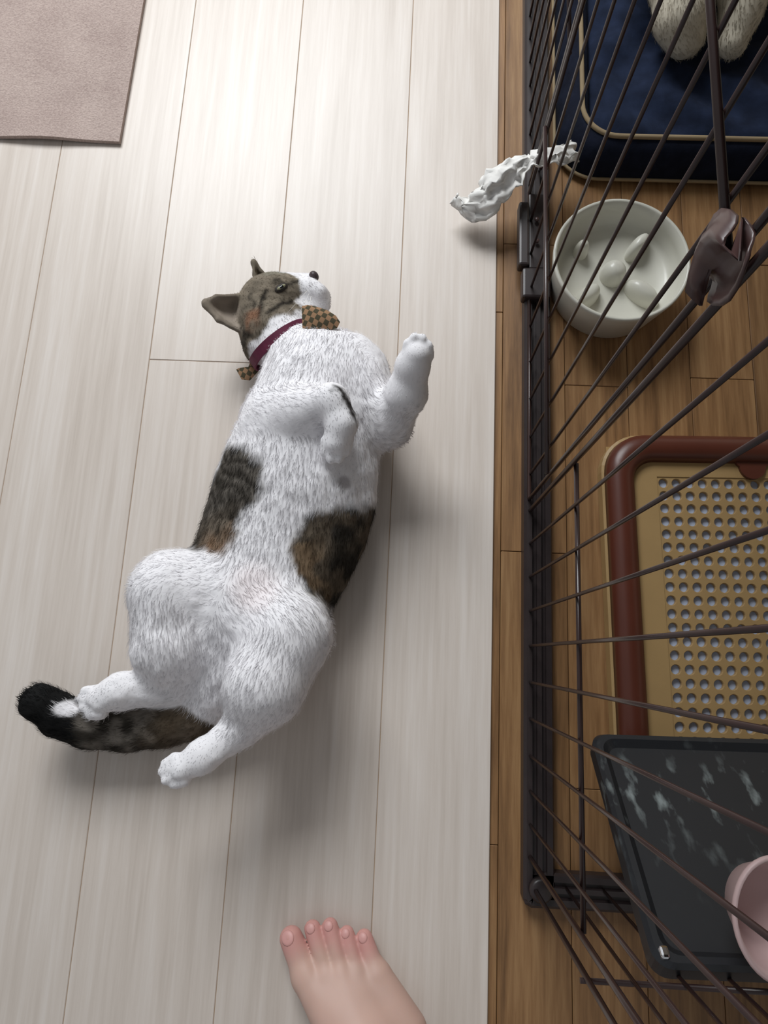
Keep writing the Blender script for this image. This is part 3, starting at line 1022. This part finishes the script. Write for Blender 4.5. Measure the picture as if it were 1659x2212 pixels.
def make_cat():
    h = 0.0021
    Fd = Field((-0.48, -0.21, -0.010), (0.12, 0.54, 0.215), h)
    def c(u0, v0, z0, r0, u1, v1, z1, r1, k=0.014):
        Fd.cap(W(u0, v0, z0), WR(u0, v0, z0, r0), W(u1, v1, z1), WR(u1, v1, z1, r1), k)
    ax = unit(W(520, 1350, .05) - W(700, 800, .05)); ax[2] = 0; ax = unit(ax)
    ac = np.array([-ax[1], ax[0], 0]); up = (0, 0, 1)
    # trunk
    Fd.ell(W(690, 868, .062), (ax, ac, up), (0.082, 0.069, 0.061), 0.02)
    Fd.ell(W(655, 985, .060), (ax, ac, up), (0.095, 0.078, 0.058), 0.03)
    Fd.ell(W(626, 1110, .055), (ax, ac, up), (0.110, 0.089, 0.053), 0.03)
    Fd.ell(W(560, 1270, .052), (ax, ac, up), (0.090, 0.078, 0.050), 0.03)
    Fd.ell(W(495, 1400, .045), (ax, ac, up), (0.075, 0.056, 0.043), 0.03)
    # shoulders and neck
    c(762, 802, .065, 72, 665, 800, .062, 76, 0.02)
    c(575, 690, .047, 54, 655, 792, .056, 72, 0.014)
    c(552, 695, .043, 40, 566, 742, .044, 44, 0.012)                 # nape
    # head
    hF = np.array([0.90, 0.42, 0.0]); hU = np.array([-0.42, 0.90, 0.08]); hS = np.cross(hF, hU)
    Fd.ell(W(583, 656, .047), (hF, hU, hS), (0.037, 0.0345, 0.034), 0.008)
    c(600, 695, .060, 40, 572, 700, .060, 42, 0.010)                 # near cheek
    c(615, 640, .050, 44, 666, 634, .048, 31, 0.010)                 # muzzle
    c(664, 622, .058, 22, 688, 632, .058, 18, 0.006)                 # near whisker pad
    c(676, 640, .050, 27, 692, 642, .046, 22, 0.008)
    c(625, 606, .047, 16, 676, 600, .046, 10, 0.008)                 # bridge of the nose
    c(640, 686, .050, 32, 695, 664, .047, 17, 0.010)                 # jaw and chin
    c(585, 607, .060, 14, 618, 606, .058, 12, 0.006)                 # brow
    Fd.cut(W(606, 623, .0835), (hF, hU, hS), (0.0085, 0.0045, 0.006), 0.003)
    # ears
    leaf(Fd, [W(522, 638, .064), W(520, 676, .046), W(514, 714, .060)], [W(468, 640, .078), W(472, 668, .062), W(472, 693, .075)], W(440, 654, .079), 0.0021, 19, 0.004)
    leaf(Fd, [W(553, 622, .050), W(564, 618, .026), W(580, 600, .042)], [W(549, 594, .052), W(559, 594, .034), W(566, 588, .044)], W(546, 562, .050), 0.0021, 9)
    # arm lying over the chest, paw hanging down
    c(590, 902, .088, 56, 645, 892, .112, 50, 0.018)
    c(645, 892, .112, 50, 716, 866, .138, 35, 0.012)
    c(716, 864, .138, 35, 738, 915, .134, 33, 0.008)
    c(738, 915, .134, 34, 727, 956, .128, 29, 0.006)
    for u, v in ((702, 978), (715, 992), (732, 991), (747, 976)):
        c(u + 4, v - 26, .128, 14, u, v, .124, 11, 0.0014)
    # raised arm beside the chest
    c(775, 850, .070, 70, 838, 915, .075, 50, 0.018)
    c(838, 912, .075, 50, 878, 850, .115, 41, 0.012)
    c(878, 850, .115, 41, 892, 790, .140, 36, 0.010)
    c(892, 790, .140, 36, 900, 766, .152, 30, 0.006)
    for u, v, z in ((881, 742, .158), (895, 729, .162), (912, 731, .161), (925, 746, .157)):
        c(u, v + 22, z - 0.008, 14, u, v, z, 11, 0.0018)
    # hind leg on the left
    c(480, 1290, .065, 85, 372, 1278, .080, 82, 0.022)
    c(372, 1278, .080, 82, 366, 1395, .078, 80, 0.016)
    c(380, 1390, .075, 76, 372, 1460, .062, 50, 0.014)
    c(372, 1478, .062, 44, 262, 1492, .072, 38, 0.010)
    c(262, 1492, .072, 38, 220, 1508, .072, 31, 0.008)
    for u, v in ((184, 1494), (175, 1510), (179, 1528), (194, 1542)):
        c(u + 26, v - 2, .072, 16, u, v, .071, 11, 0.0014)
    # hind leg on the right
    c(560, 1320, .070, 95, 628, 1372, .098, 84, 0.022)
    c(628, 1372, .098, 84, 572, 1478, .105, 84, 0.016)
    c(572, 1478, .105, 84, 535, 1548, .098, 50, 0.014)
    c(520, 1575, .098, 38, 440, 1632, .105, 34, 0.010)
    c(440, 1632, .105, 34, 398, 1657, .108, 29, 0.008)
    for u, v in ((356, 1650), (350, 1667), (358, 1684), (376, 1693)):
        c(u + 22, v - 10, .108, 15, u, v, .107, 11, 0.0014)
    # tail
    tl_ = [(470, 1480, .036, 70), (430, 1525, .034, 66), (360, 1553, .032, 56), (280, 1570, .032, 50), (200, 1568, .036, 46), (130, 1546, .048, 43), (88, 1518, .062, 42)]
    for a, b in zip(tl_[:-1], tl_[1:]):
        c(*a, *b, 0.008)
    Fd.floor_clip(0.0012)
    V, Q = Fd.mesh()
    V = relax(V, Q, 2, 0.45)
    return V, Q, Fd.prims, (hF, hU, hS)
V, Q, prims, (hF, hU, hS) = make_cat()
PRIM, FL0 = flow_of(V, prims, True)
FL = relax(FL0, Q, 40, 0.5)
NV = vnormals(V, Q)
# soft tufts in the belly fur, combed along the coat
tuft = lattice_noise(V - FL * 0.0, 70, 51) + 0.5 * lattice_noise(V, 170, 52) - 0.75
soft = sstep(0.0, 0.035, V[:, 2]) * sstep(0.128, 0.112, V[:, 2]) * sstep(0.37, 0.33, V[:, 1])
V = V + NV * (0.0026 * tuft * soft)[:, None]
NV = vnormals(V, Q)

# coat: patches drawn as outlines on the floor plan, softened by noise
def plan(pts, z):
    return [tuple(W(u, v, z)[:2]) for u, v in pts]
def coat(V):
    n1 = lattice_noise(V, 90, 1) - 0.5; n2 = lattice_noise(V, 260, 2) - 0.5; n3 = lattice_noise(V, 40, 3) - 0.5
    x = V[:, 0] + 0.010 * n1 + 0.004 * n2; y = V[:, 1] + 0.010 * (lattice_noise(V, 90, 9) - 0.5)
    white = np.array(srgb(236, 234, 236)); grey = np.array(srgb(108, 102, 95)); dark = np.array(srgb(54, 50, 45))
    tan = np.array(srgb(146, 122, 96)); rust = np.array(srgb(164, 128, 98)); brn = np.array(srgb(112, 100, 86))
    col = np.tile(white, (len(V), 1)) * (1 + 0.05 * n1[:, None])
    S = lambda pts, z, soft: sstep(soft, -soft, poly_sd(x, y, plan(pts, z)))
    # left flank
    w = S([(498, 972), (545, 985), (588, 1045), (588, 1085), (545, 1120), (528, 1160), (505, 1200), (470, 1200), (425, 1185), (395, 1165), (400, 1120), (440, 1060)], .07, 0.006)
    w *= sstep(0.13, 0.115, V[:, 2])
    band = 0.5 + 0.5 * np.sin((V[:, 0] * 0.35 + V[:, 1]) * 260 + 14 * n3 + 4 * n1)
    c1 = dark[None] * (1 - band[:, None] * 0.75) + grey[None] * band[:, None] * 0.75
    col = col * (1 - w[:, None]) + c1 * w[:, None]
    col = mixc(col, rust, 0.5 * w * S([(460, 1165), (520, 1150), (520, 1215), (460, 1215)], .07, 0.008))
    col = mixc(col, brn, 0.6 * w * S([(430, 1130), (520, 1110), (520, 1180), (430, 1190)], .07, 0.012) * (0.4 + band * 0.6))
    # right flank
    w = S([(668, 1150), (700, 1122), (780, 1110), (830, 1080), (860, 1120), (850, 1240), (790, 1345), (722, 1330), (690, 1290), (660, 1265), (645, 1215), (650, 1175)], .06, 0.006)
    blot = sstep(0.35, 0.65, lattice_noise(V, 75, 5))
    c2 = dark[None] * (1 - 0.8 * blot[:, None]) * 0.85 + brn[None] * 0.65 * blot[:, None]
    col = col * (1 - w[:, None]) + c2 * w[:, None]
    col = mixc(col, tan * 0.8, 0.75 * w * sstep(0.5, 0.7, lattice_noise(V, 60, 6)) * S([(640, 1180), (690, 1170), (720, 1300), (650, 1280)], .07, 0.01))
    # back and right side underneath
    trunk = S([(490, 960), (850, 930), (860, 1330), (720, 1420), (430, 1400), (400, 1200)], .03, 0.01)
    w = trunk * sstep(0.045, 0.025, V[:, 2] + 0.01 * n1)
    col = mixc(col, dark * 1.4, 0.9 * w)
    # tail
    w = (PRIM >= len(prims) - 6).astype(float)
    w = np.clip(relax(np.repeat(w[:, None], 3, 1), Q, 3, 0.5)[:, 0], 0, 1)
    tb = sstep(0.3, 0.7, lattice_noise(V, 85, 8))
    c3 = dark[None] * (1 - tb[:, None]) + grey[None] * 1.15 * tb[:, None]
    col = col * (1 - w[:, None]) + c3 * w[:, None]
    col = mixc(col, np.array(srgb(106, 92, 76)), 0.7 * w * S([(380, 1480), (470, 1460), (470, 1600), (330, 1610)], .035, 0.02))
    col = mixc(col, np.array(srgb(24, 23, 22)), S([(10, 1470), (110, 1450), (180, 1500), (160, 1620), (40, 1620)], .06, 0.008) * sstep(0.0, 0.5, w))
    p = W(125, 1534, .085)
    col = mixc(col, white, sstep(0.0095, 0.006, np.hypot((V[:, 0] - p[0]) * 0.72, V[:, 1] - p[1])) * sstep(0.05, 0.06, V[:, 2]) * w)
    # stripe on the hanging paw
    w = S([(716, 828), (736, 835), (760, 872), (769, 912), (758, 905), (745, 878)], .15, 0.0025)
    col = mixc(col, np.array(srgb(60, 56, 54)), w * sstep(0.115, 0.125, V[:, 2]))
    col = mixc(col, np.array(srgb(120, 112, 112)), 0.8 * S([(675, 885), (695, 890), (697, 925), (685, 935)], .11, 0.004) * sstep(0.135, 0.12, V[:, 2]))  # shadow under the forearm, painted grey into the chest fur
    p = W(742, 1036, .115)
    col = mixc(col, np.array(srgb(130, 120, 120)), 0.6 * sstep(0.009, 0.004, np.hypot(V[:, 0] - p[0], V[:, 1] - p[1])))
    p = W(553, 1270, .10)
    col = mixc(col, np.array(srgb(226, 200, 196)), 0.25 * sstep(0.035, 0.01, np.hypot(V[:, 0] - p[0], V[:, 1] - p[1])))
    # head
    head = S([(420, 600), (525, 530), (570, 545), (600, 575), (640, 592), (646, 606), (640, 640), (655, 658), (628, 684), (600, 700), (565, 727), (538, 750), (515, 772), (495, 755), (490, 715), (430, 690)], .07, 0.003)
    d_s = (V - W(583, 656, .047)) @ hU; d_f = (V - W(583, 656, .047)) @ hF
    st = 0.5 + 0.5 * np.sin((d_f * 0.55 + d_s * 0.85) * 620 + 7.0 * n3 + 1.2)
    hb = np.array(srgb(124, 114, 100)); hd = np.array(srgb(36, 32, 28))
    c4 = np.tile(hb, (len(V), 1)) * (1 + 0.5 * n1[:, None] - 0.25 * st[:, None])
    for k_, pl in ((1.0, [(580, 630), (586, 640), (574, 672), (560, 694), (552, 690), (566, 662), (574, 640)]),
               (0.95, [(632, 634), (638, 643), (613, 670), (588, 690), (581, 682), (604, 662), (622, 642)]),
               (0.8, [(545, 640), (553, 640), (548, 668), (540, 672)]), (0.8, [(518, 712), (545, 708), (548, 722), (524, 745), (512, 730)]),
               (0.85, [(588, 610), (612, 606), (645, 601), (645, 608), (624, 613), (600, 616), (592, 620)])):
        c4 = mixc(c4, hd, k_ * S(pl, .075, 0.0030))
    c4 = mixc(c4, np.array(srgb(130, 126, 112)), 0.7 * S([(560, 585), (640, 585), (640, 600), (600, 606), (580, 612)], .06, 0.004))
    ear = S([(430, 635), (520, 632), (516, 715), (430, 700)], .07, 0.003)
    c4 = mixc(c4, np.array(srgb(126, 116, 104)), ear)
    c4 = mixc(c4, np.array(srgb(156, 144, 132)), ear * S([(462, 655), (512, 650), (508, 700), (480, 685)], .07, 0.005))
    c4 = mixc(c4, np.array(srgb(140, 98, 74)), 0.7 * S([(525, 670), (560, 665), (555, 700), (530, 705)], .08, 0.006))
    col = col * (1 - head[:, None]) + c4 * head[:, None]
    return np.clip(col, 0.01, 0.9)
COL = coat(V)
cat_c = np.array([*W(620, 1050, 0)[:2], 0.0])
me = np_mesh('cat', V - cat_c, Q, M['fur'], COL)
cat = link(bpy.data.objects.new('cat', me))
cat.location = cat_c
tag(cat, 'white cat with dark tabby patches lying belly up on the pale floor', 'cat')
# fur length by region
Lf = np.full(len(V), 0.0080)
inpoly = lambda pts, z, s=0.01: sstep(s, -s, poly_sd(V[:, 0], V[:, 1], plan(pts, z)))
head_w = inpoly([(420, 560), (720, 560), (740, 690), (640, 720), (530, 790), (420, 720)], .06)
Lf = Lf * (1 - head_w) + 0.0035 * head_w
feet = np.maximum.reduce([inpoly([(150, 1430), (330, 1440), (330, 1560), (150, 1560)], .07), inpoly([(320, 1590), (480, 1560), (520, 1640), (380, 1720), (320, 1710)], .1),
                          inpoly([(690, 820), (780, 820), (770, 1020), (690, 1010)], .13), inpoly([(840, 700), (950, 700), (950, 860), (860, 860)], .15)])
Lf = Lf * (1 - feet) + 0.002 * feet
tl_w = inpoly([(20, 1460), (150, 1500), (460, 1480), (460, 1640), (20, 1640)], .04) * sstep(0.09, 0.07, V[:, 2])
Lf = Lf * (1 - tl_w) + 0.0075 * tl_w
ears = np.maximum(inpoly([(430, 630), (515, 630), (505, 715), (430, 700)], .07, 0.004), inpoly([(540, 555), (580, 590), (570, 612), (550, 615)], .05, 0.003))
Lf = Lf * (1 - ears) + 0.0015 * ears
fur = add_fur('fur', V, Q, NV, FL, COL, Lf, 9000, 11, cat, 0.00024, 0.10, 0.18, 40000, 0.38)
fur.data.transform(Matrix.Translation(Vector(-cat_c)))

def near_surface(u, v):
    """top-most skin point the line of sight through (u, v) meets"""
    best = None
    for z in np.arange(0.19, 0.0, -0.0015):
        p = W(u, v, z)
        d = np.linalg.norm(V - p, axis=1)
        i = int(np.argmin(d))
        if d[i] < 0.0026:
            return V[i], NV[i]
    return W(u, v, 0.05), np.array([0, 0, 1.0])
def ellipsoid(rx, ry, rz, seg=20, rings=12):
    vs, fs = [], []
    for j in range(rings + 1):
        a = math.pi * j / rings
        for k in range(seg):
            b = 2 * math.pi * k / seg
            vs.append((rx * math.sin(a) * math.cos(b), ry * math.sin(a) * math.sin(b), rz * math.cos(a)))
    for j in range(rings):
        for k in range(seg):
            fs.append((j * seg + k, (j + 1) * seg + k, (j + 1) * seg + (k + 1) % seg, j * seg + (k + 1) % seg))
    return vs, fs
def orient(xd, zd):
    z = unit(zd); x = unit(np.asarray(xd) - z * (np.asarray(xd) @ z)); y = np.cross(z, x)
    return Matrix(((x[0], y[0], z[0]), (x[1], y[1], z[1]), (x[2], y[2], z[2]))).to_euler()
pe, ne = near_surface(606, 622)
v, f = ellipsoid(0.0086, 0.0044, 0.0028)
rim = from_py('eye_rim', v, f, M['eyerim'], cat, True, tuple(pe - cat_c))
rim.rotation_euler = orient(hF + 0.25 * hU, ne)
v, f = ellipsoid(0.0062, 0.0024, 0.0030)
ey = from_py('eye', v, f, M['eye'], cat, True, tuple(pe + ne * 0.0010 - cat_c))
ey.rotation_euler = orient(hF + 0.25 * hU, ne)
pn = W(678, 598, .050)
v, f = ellipsoid(0.0058, 0.0066, 0.0078)
v = [(p[0], p[1] * (1.0 - 0.35 * (p[2] / 0.0078 < 0)), p[2]) for p in v]
no = from_py('nose', v, f, M['nose'], cat, True, tuple(pn - cat_c))
no.rotation_euler = orient(hF, hS)
# whiskers
def whisker(u, v, du, dv, z):
    a = W(u, v, z); b = W(u + du * 0.5, v + dv * 0.5, z + 0.008); c_ = W(u + du, v + dv, z + 0.006)
    g = tube([p - cat_c for p in (a, b, c_)], [0.0003, 0.0002, 0.0001], 5)
    from_py('whisker', g[0], g[1], M['cloth'], cat, True)
for q in ((668, 634, -30, 60, .072), (672, 640, -12, 62, .072), (664, 628, -45, 50, .073)):
    whisker(*q)
# collar
def collar():
    cen = W(606, 746, .052); axis = unit(W(650, 790, .056) - W(565, 690, .047))
    s = unit(np.cross(axis, [0, 0, 1])); b = np.cross(s, axis)
    if b[2] < 0:
        b = -b
    b = unit(b + 0.34 * axis); axis = unit(axis - 0.34 * b)
    rs, rb, hw, th = 0.0385, 0.0385, 0.0058, 0.0018
    n = 48
    V2, F2 = [], []
    for i in range(n):
        a = 2 * math.pi * i / n
        for dr, da in ((0, -hw), (th, -hw * 0.9), (th, hw * 0.9), (0, hw)):
            V2.append(cen + (rs + dr) * math.cos(a) * s + (rb + dr) * math.sin(a) * b + axis * da - cat_c)
    for i in range(n):
        for k in range(4):
            F2.append((i * 4 + k, ((i + 1) % n) * 4 + k, ((i + 1) % n) * 4 + (k + 1) % 4, i * 4 + (k + 1) % 4))
    return from_py('collar', V2, F2, M['collar'], cat, False)
col_o = collar()
col_o['label'] = 'purple collar round the neck'
def pillow(name, outline, z, th, mat, tilt=(0, 0)):
    P2 = [W(u, v, z) for u, v in outline]
    cen = np.mean(P2, 0)
    V2, F2 = [], []
    n = len(P2); R = 4
    for side in (1, -1):
        for j in range(R + 1):
            s = j / R
            for p in P2:
                q = cen + (p - cen) * (1 - s)
                zz = side * th * math.sin(s * math.pi / 2) ** 0.6 + tilt[0] * (q[0] - cen[0]) + tilt[1] * (q[1] - cen[1])
                V2.append((q[0] - cat_c[0], q[1] - cat_c[1], q[2] + zz))
    for sd in (0, 1):
        o = sd * (R + 1) * n
        for j in range(R):
            for k in range(n):
                q = (o + j * n + k, o + j * n + (k + 1) % n, o + (j + 1) * n + (k + 1) % n, o + (j + 1) * n + k)
                F2.append(q if sd else q[::-1])
    return from_py(name, V2, F2, mat, col_o, True)
b1 = pillow('bow_wing', [(652, 662), (664, 660), (680, 663), (707, 672), (726, 684), (735, 697), (728, 709), (705, 712), (678, 711), (652, 706)], .098, 0.006, M['check'], (0.1, 0.2))
b1['label'] = 'brown checked wing of the bow tie'
b2 = pillow('bow_wing', [(548, 772), (566, 776), (560, 800), (540, 822), (522, 820), (510, 798), (524, 796), (540, 796)], .030, 0.006, M['check'])
v, f = ellipsoid(0.0085, 0.0085, 0.007)
v, f = ellipsoid(0.0022, 0.0022, 0.0022, 12, 8)
pb = W(556, 768, .062)
from_py('bell', v, f, M['chrome'], col_o, True, tuple(pb - cat_c))

# ================================================================== PERSON'S FOOT
def make_foot():
    Fd = Field((-0.13, -0.64, -0.004), (0.13, -0.245, 0.37), 0.0018)
    def c(u0, v0, z0, r0, u1, v1, z1, r1, k=0.008):
        Fd.cap(W(u0, v0, z0), WR(u0, v0, z0, r0), W(u1, v1, z1), WR(u1, v1, z1, r1), k)
    toes = [(629, 2027, .014, 25, 662, 2105, .018, 30), (675, 2006, .014, 18, 706, 2100, .022, 19), (713, 2001, .014, 17.5, 738, 2100, .023, 18),
            (749, 2017, .013, 16.5, 771, 2100, .021, 18), (787, 2026, .012, 18, 812, 2100, .018, 22)]
    for t in toes:
        c(*t, k=0.0018)
    c(664, 2112, .020, 32, 745, 2240, .040, 52, 0.008)
    c(708, 2112, .023, 24, 775, 2250, .046, 50, 0.008)
    c(740, 2108, .023, 24, 800, 2250, .046, 50, 0.008)
    c(774, 2108, .021, 24, 830, 2250, .040, 52, 0.008)
    c(818, 2110, .018, 30, 872, 2230, .028, 52, 0.008)
    a, b = np.array([-0.015, -0.385, 0.050]), np.array([0.022, -0.445, 0.075])
    Fd.cap(a, 0.036, b, 0.036, 0.02)
    Fd.cap((0.02, -0.40, 0.03), 0.034, (0.052, -0.50, 0.032), 0.031, 0.02)
    Fd.cap(b, 0.036, (0.040, -0.475, 0.13), 0.034, 0.02)
    Fd.cap((0.040, -0.475, 0.13), 0.034, (0.055, -0.53, 0.28), 0.047, 0.02)
    Fd.cap((0.055, -0.53, 0.28), 0.047, (0.060, -0.555, 0.34), 0.050, 0.02)
    Fd.floor_clip(0.0008)
    V, Qf = Fd.mesh()
    V = relax(V, Qf, 2, 0.45)
    n1 = lattice_noise(V, 70, 21) - 0.5
    col = np.tile(np.array(srgb(198, 164, 150)), (len(V), 1)) * (1 + 0.12 * n1[:, None])
    tip = np.zeros(len(V))
    for t in toes:
        p = W(t[0], t[1], t[2])
        tip = np.maximum(tip, sstep(0.028, 0.008, np.linalg.norm(V - p, axis=1)))
    col = mixc(col, np.array(srgb(204, 142, 138)), 0.7 * tip)
    cen = np.array([0.0, -0.40, 0.0])
    me = np_mesh('person', V - cen, Qf, M['skin'], np.clip(col, 0, 1))
    o = link(bpy.data.objects.new('person', me)); o.location = cen
    tag(o, "bare foot of a person standing on the pale floor boards", 'person')
    for i, t in enumerate(toes):
        p = W(t[0], t[1] + 2, t[2]); r = WR(t[0], t[1], t[2], t[3])
        d = unit(W(t[0], t[1], 0) - W(t[4], t[5], 0))
        v, f = ellipsoid(r * 0.62, r * 0.56, 0.0016, 14, 8)
        n_ = from_py('toenail', v, f, M['nail'], o, True, tuple(p + np.array([0, 0, r * 0.76]) + d * r * 0.42 - cen))
        n_.rotation_euler = orient(d, unit(np.array([0, 0, 1.0]) + 0.5 * d))
make_foot()

# ================================================================== ANIMAL IN THE BED
def make_pet():
    Fd = Field((0.20, 0.60, 0.02), (0.62, 1.12, 0.24), 0.0030)
    def c(u0, v0, z0, r0, u1, v1, z1, r1, k=0.012):
        Fd.cap(W(u0, v0, z0), WR(u0, v0, z0, r0), W(u1, v1, z1), WR(u1, v1, z1, r1), k)
    c(1470, -60, .100, 62, 1468, 40, .082, 50)
    c(1468, 40, .082, 50, 1478, 82, .070, 40)
    for u, v in ((1452, 92), (1472, 106), (1494, 104), (1508, 90)):
        c(u, v - 24, .068, 18, u, v, .062, 15, 0.005)
    c(1620, -70, .100, 66, 1600, 30, .078, 40)
    c(1600, 30, .078, 40, 1582, 92, .066, 30)
    for u, v in ((1562, 104), (1574, 114), (1590, 112), (1600, 100)):
        c(u, v - 18, .065, 14, u, v, .061, 12, 0.005)
    Fd.cap((0.36, 0.93, 0.122), 0.062, (0.47, 0.95, 0.130), 0.072, 0.03)
    Fd.cap((0.30, 0.96, 0.105), 0.045, (0.36, 0.93, 0.122), 0.06, 0.03)
    c(1470, -60, .100, 62, 1540, -90, .105, 66, 0.02)
    Fd.cap((0.285, 0.925, 0.130), 0.042, (0.262, 0.885, 0.122), 0.022, 0.015)      # head and muzzle
    Fd.cap((0.262, 0.950, 0.150), 0.012, (0.240, 0.965, 0.120), 0.012, 0.008)      # ears
    Fd.cap((0.315, 0.925, 0.158), 0.012, (0.330, 0.915, 0.130), 0.012, 0.008)
    Fd.cap((0.520, 0.985, 0.110), 0.022, (0.560, 0.920, 0.075), 0.012, 0.015)      # tail
    Fd.floor_clip(0.052)
    V, Qp = Fd.mesh()
    V = relax(V, Qp, 2, 0.4)
    Nn = vnormals(V, Qp); fl = flow_of(V, Fd.prims)
    n1 = lattice_noise(V, 60, 31) - 0.5
    col = np.tile(np.array(srgb(206, 198, 180)), (len(V), 1)) * (1 + 0.15 * n1[:, None])
    for (u, v, z, r, cc) in ((1466, 70, .10, 0.010, srgb(96, 78, 80)), (1480, 112, .09, 0.010, srgb(170, 130, 122)), (1452, 45, .11, 0.010, srgb(176, 140, 120))):
        p = W(u, v, z)
        col = mixc(col, np.array(cc), 0.8 * sstep(r, r * 0.4, np.hypot(V[:, 0] - p[0], V[:, 1] - p[1])))
    cen = np.array([0.40, 0.85, 0.03])
    me = np_mesh('dog', V - cen, Qp, M['fur'], np.clip(col, 0, 1))
    o = link(bpy.data.objects.new('dog', me)); o.location = cen
    tag(o, 'cream furry dog resting in the navy bed with paws stretched forward', 'dog')
    v, f = ellipsoid(0.008, 0.007, 0.006)
    from_py('nose', v, f, M['nose'], o, True, (0.252 - cen[0], 0.866 - cen[1], 0.128 - cen[2]))
    for ex, ey_ in ((0.252, 0.903), (0.287, 0.888)):
        v, f = ellipsoid(0.005, 0.005, 0.004)
        from_py('eye', v, f, M['eyerim'], o, True, (ex - cen[0], ey_ - cen[1], 0.150 - cen[2]))
    fu = add_fur('fur', V, Qp, Nn, fl, col, np.full(len(V), 0.006), 8000, 41, o, 0.0004, 0.2, 0.3, 9000, 0.4)
    fu.data.transform(Matrix.Translation(Vector(-cen)))
make_pet()
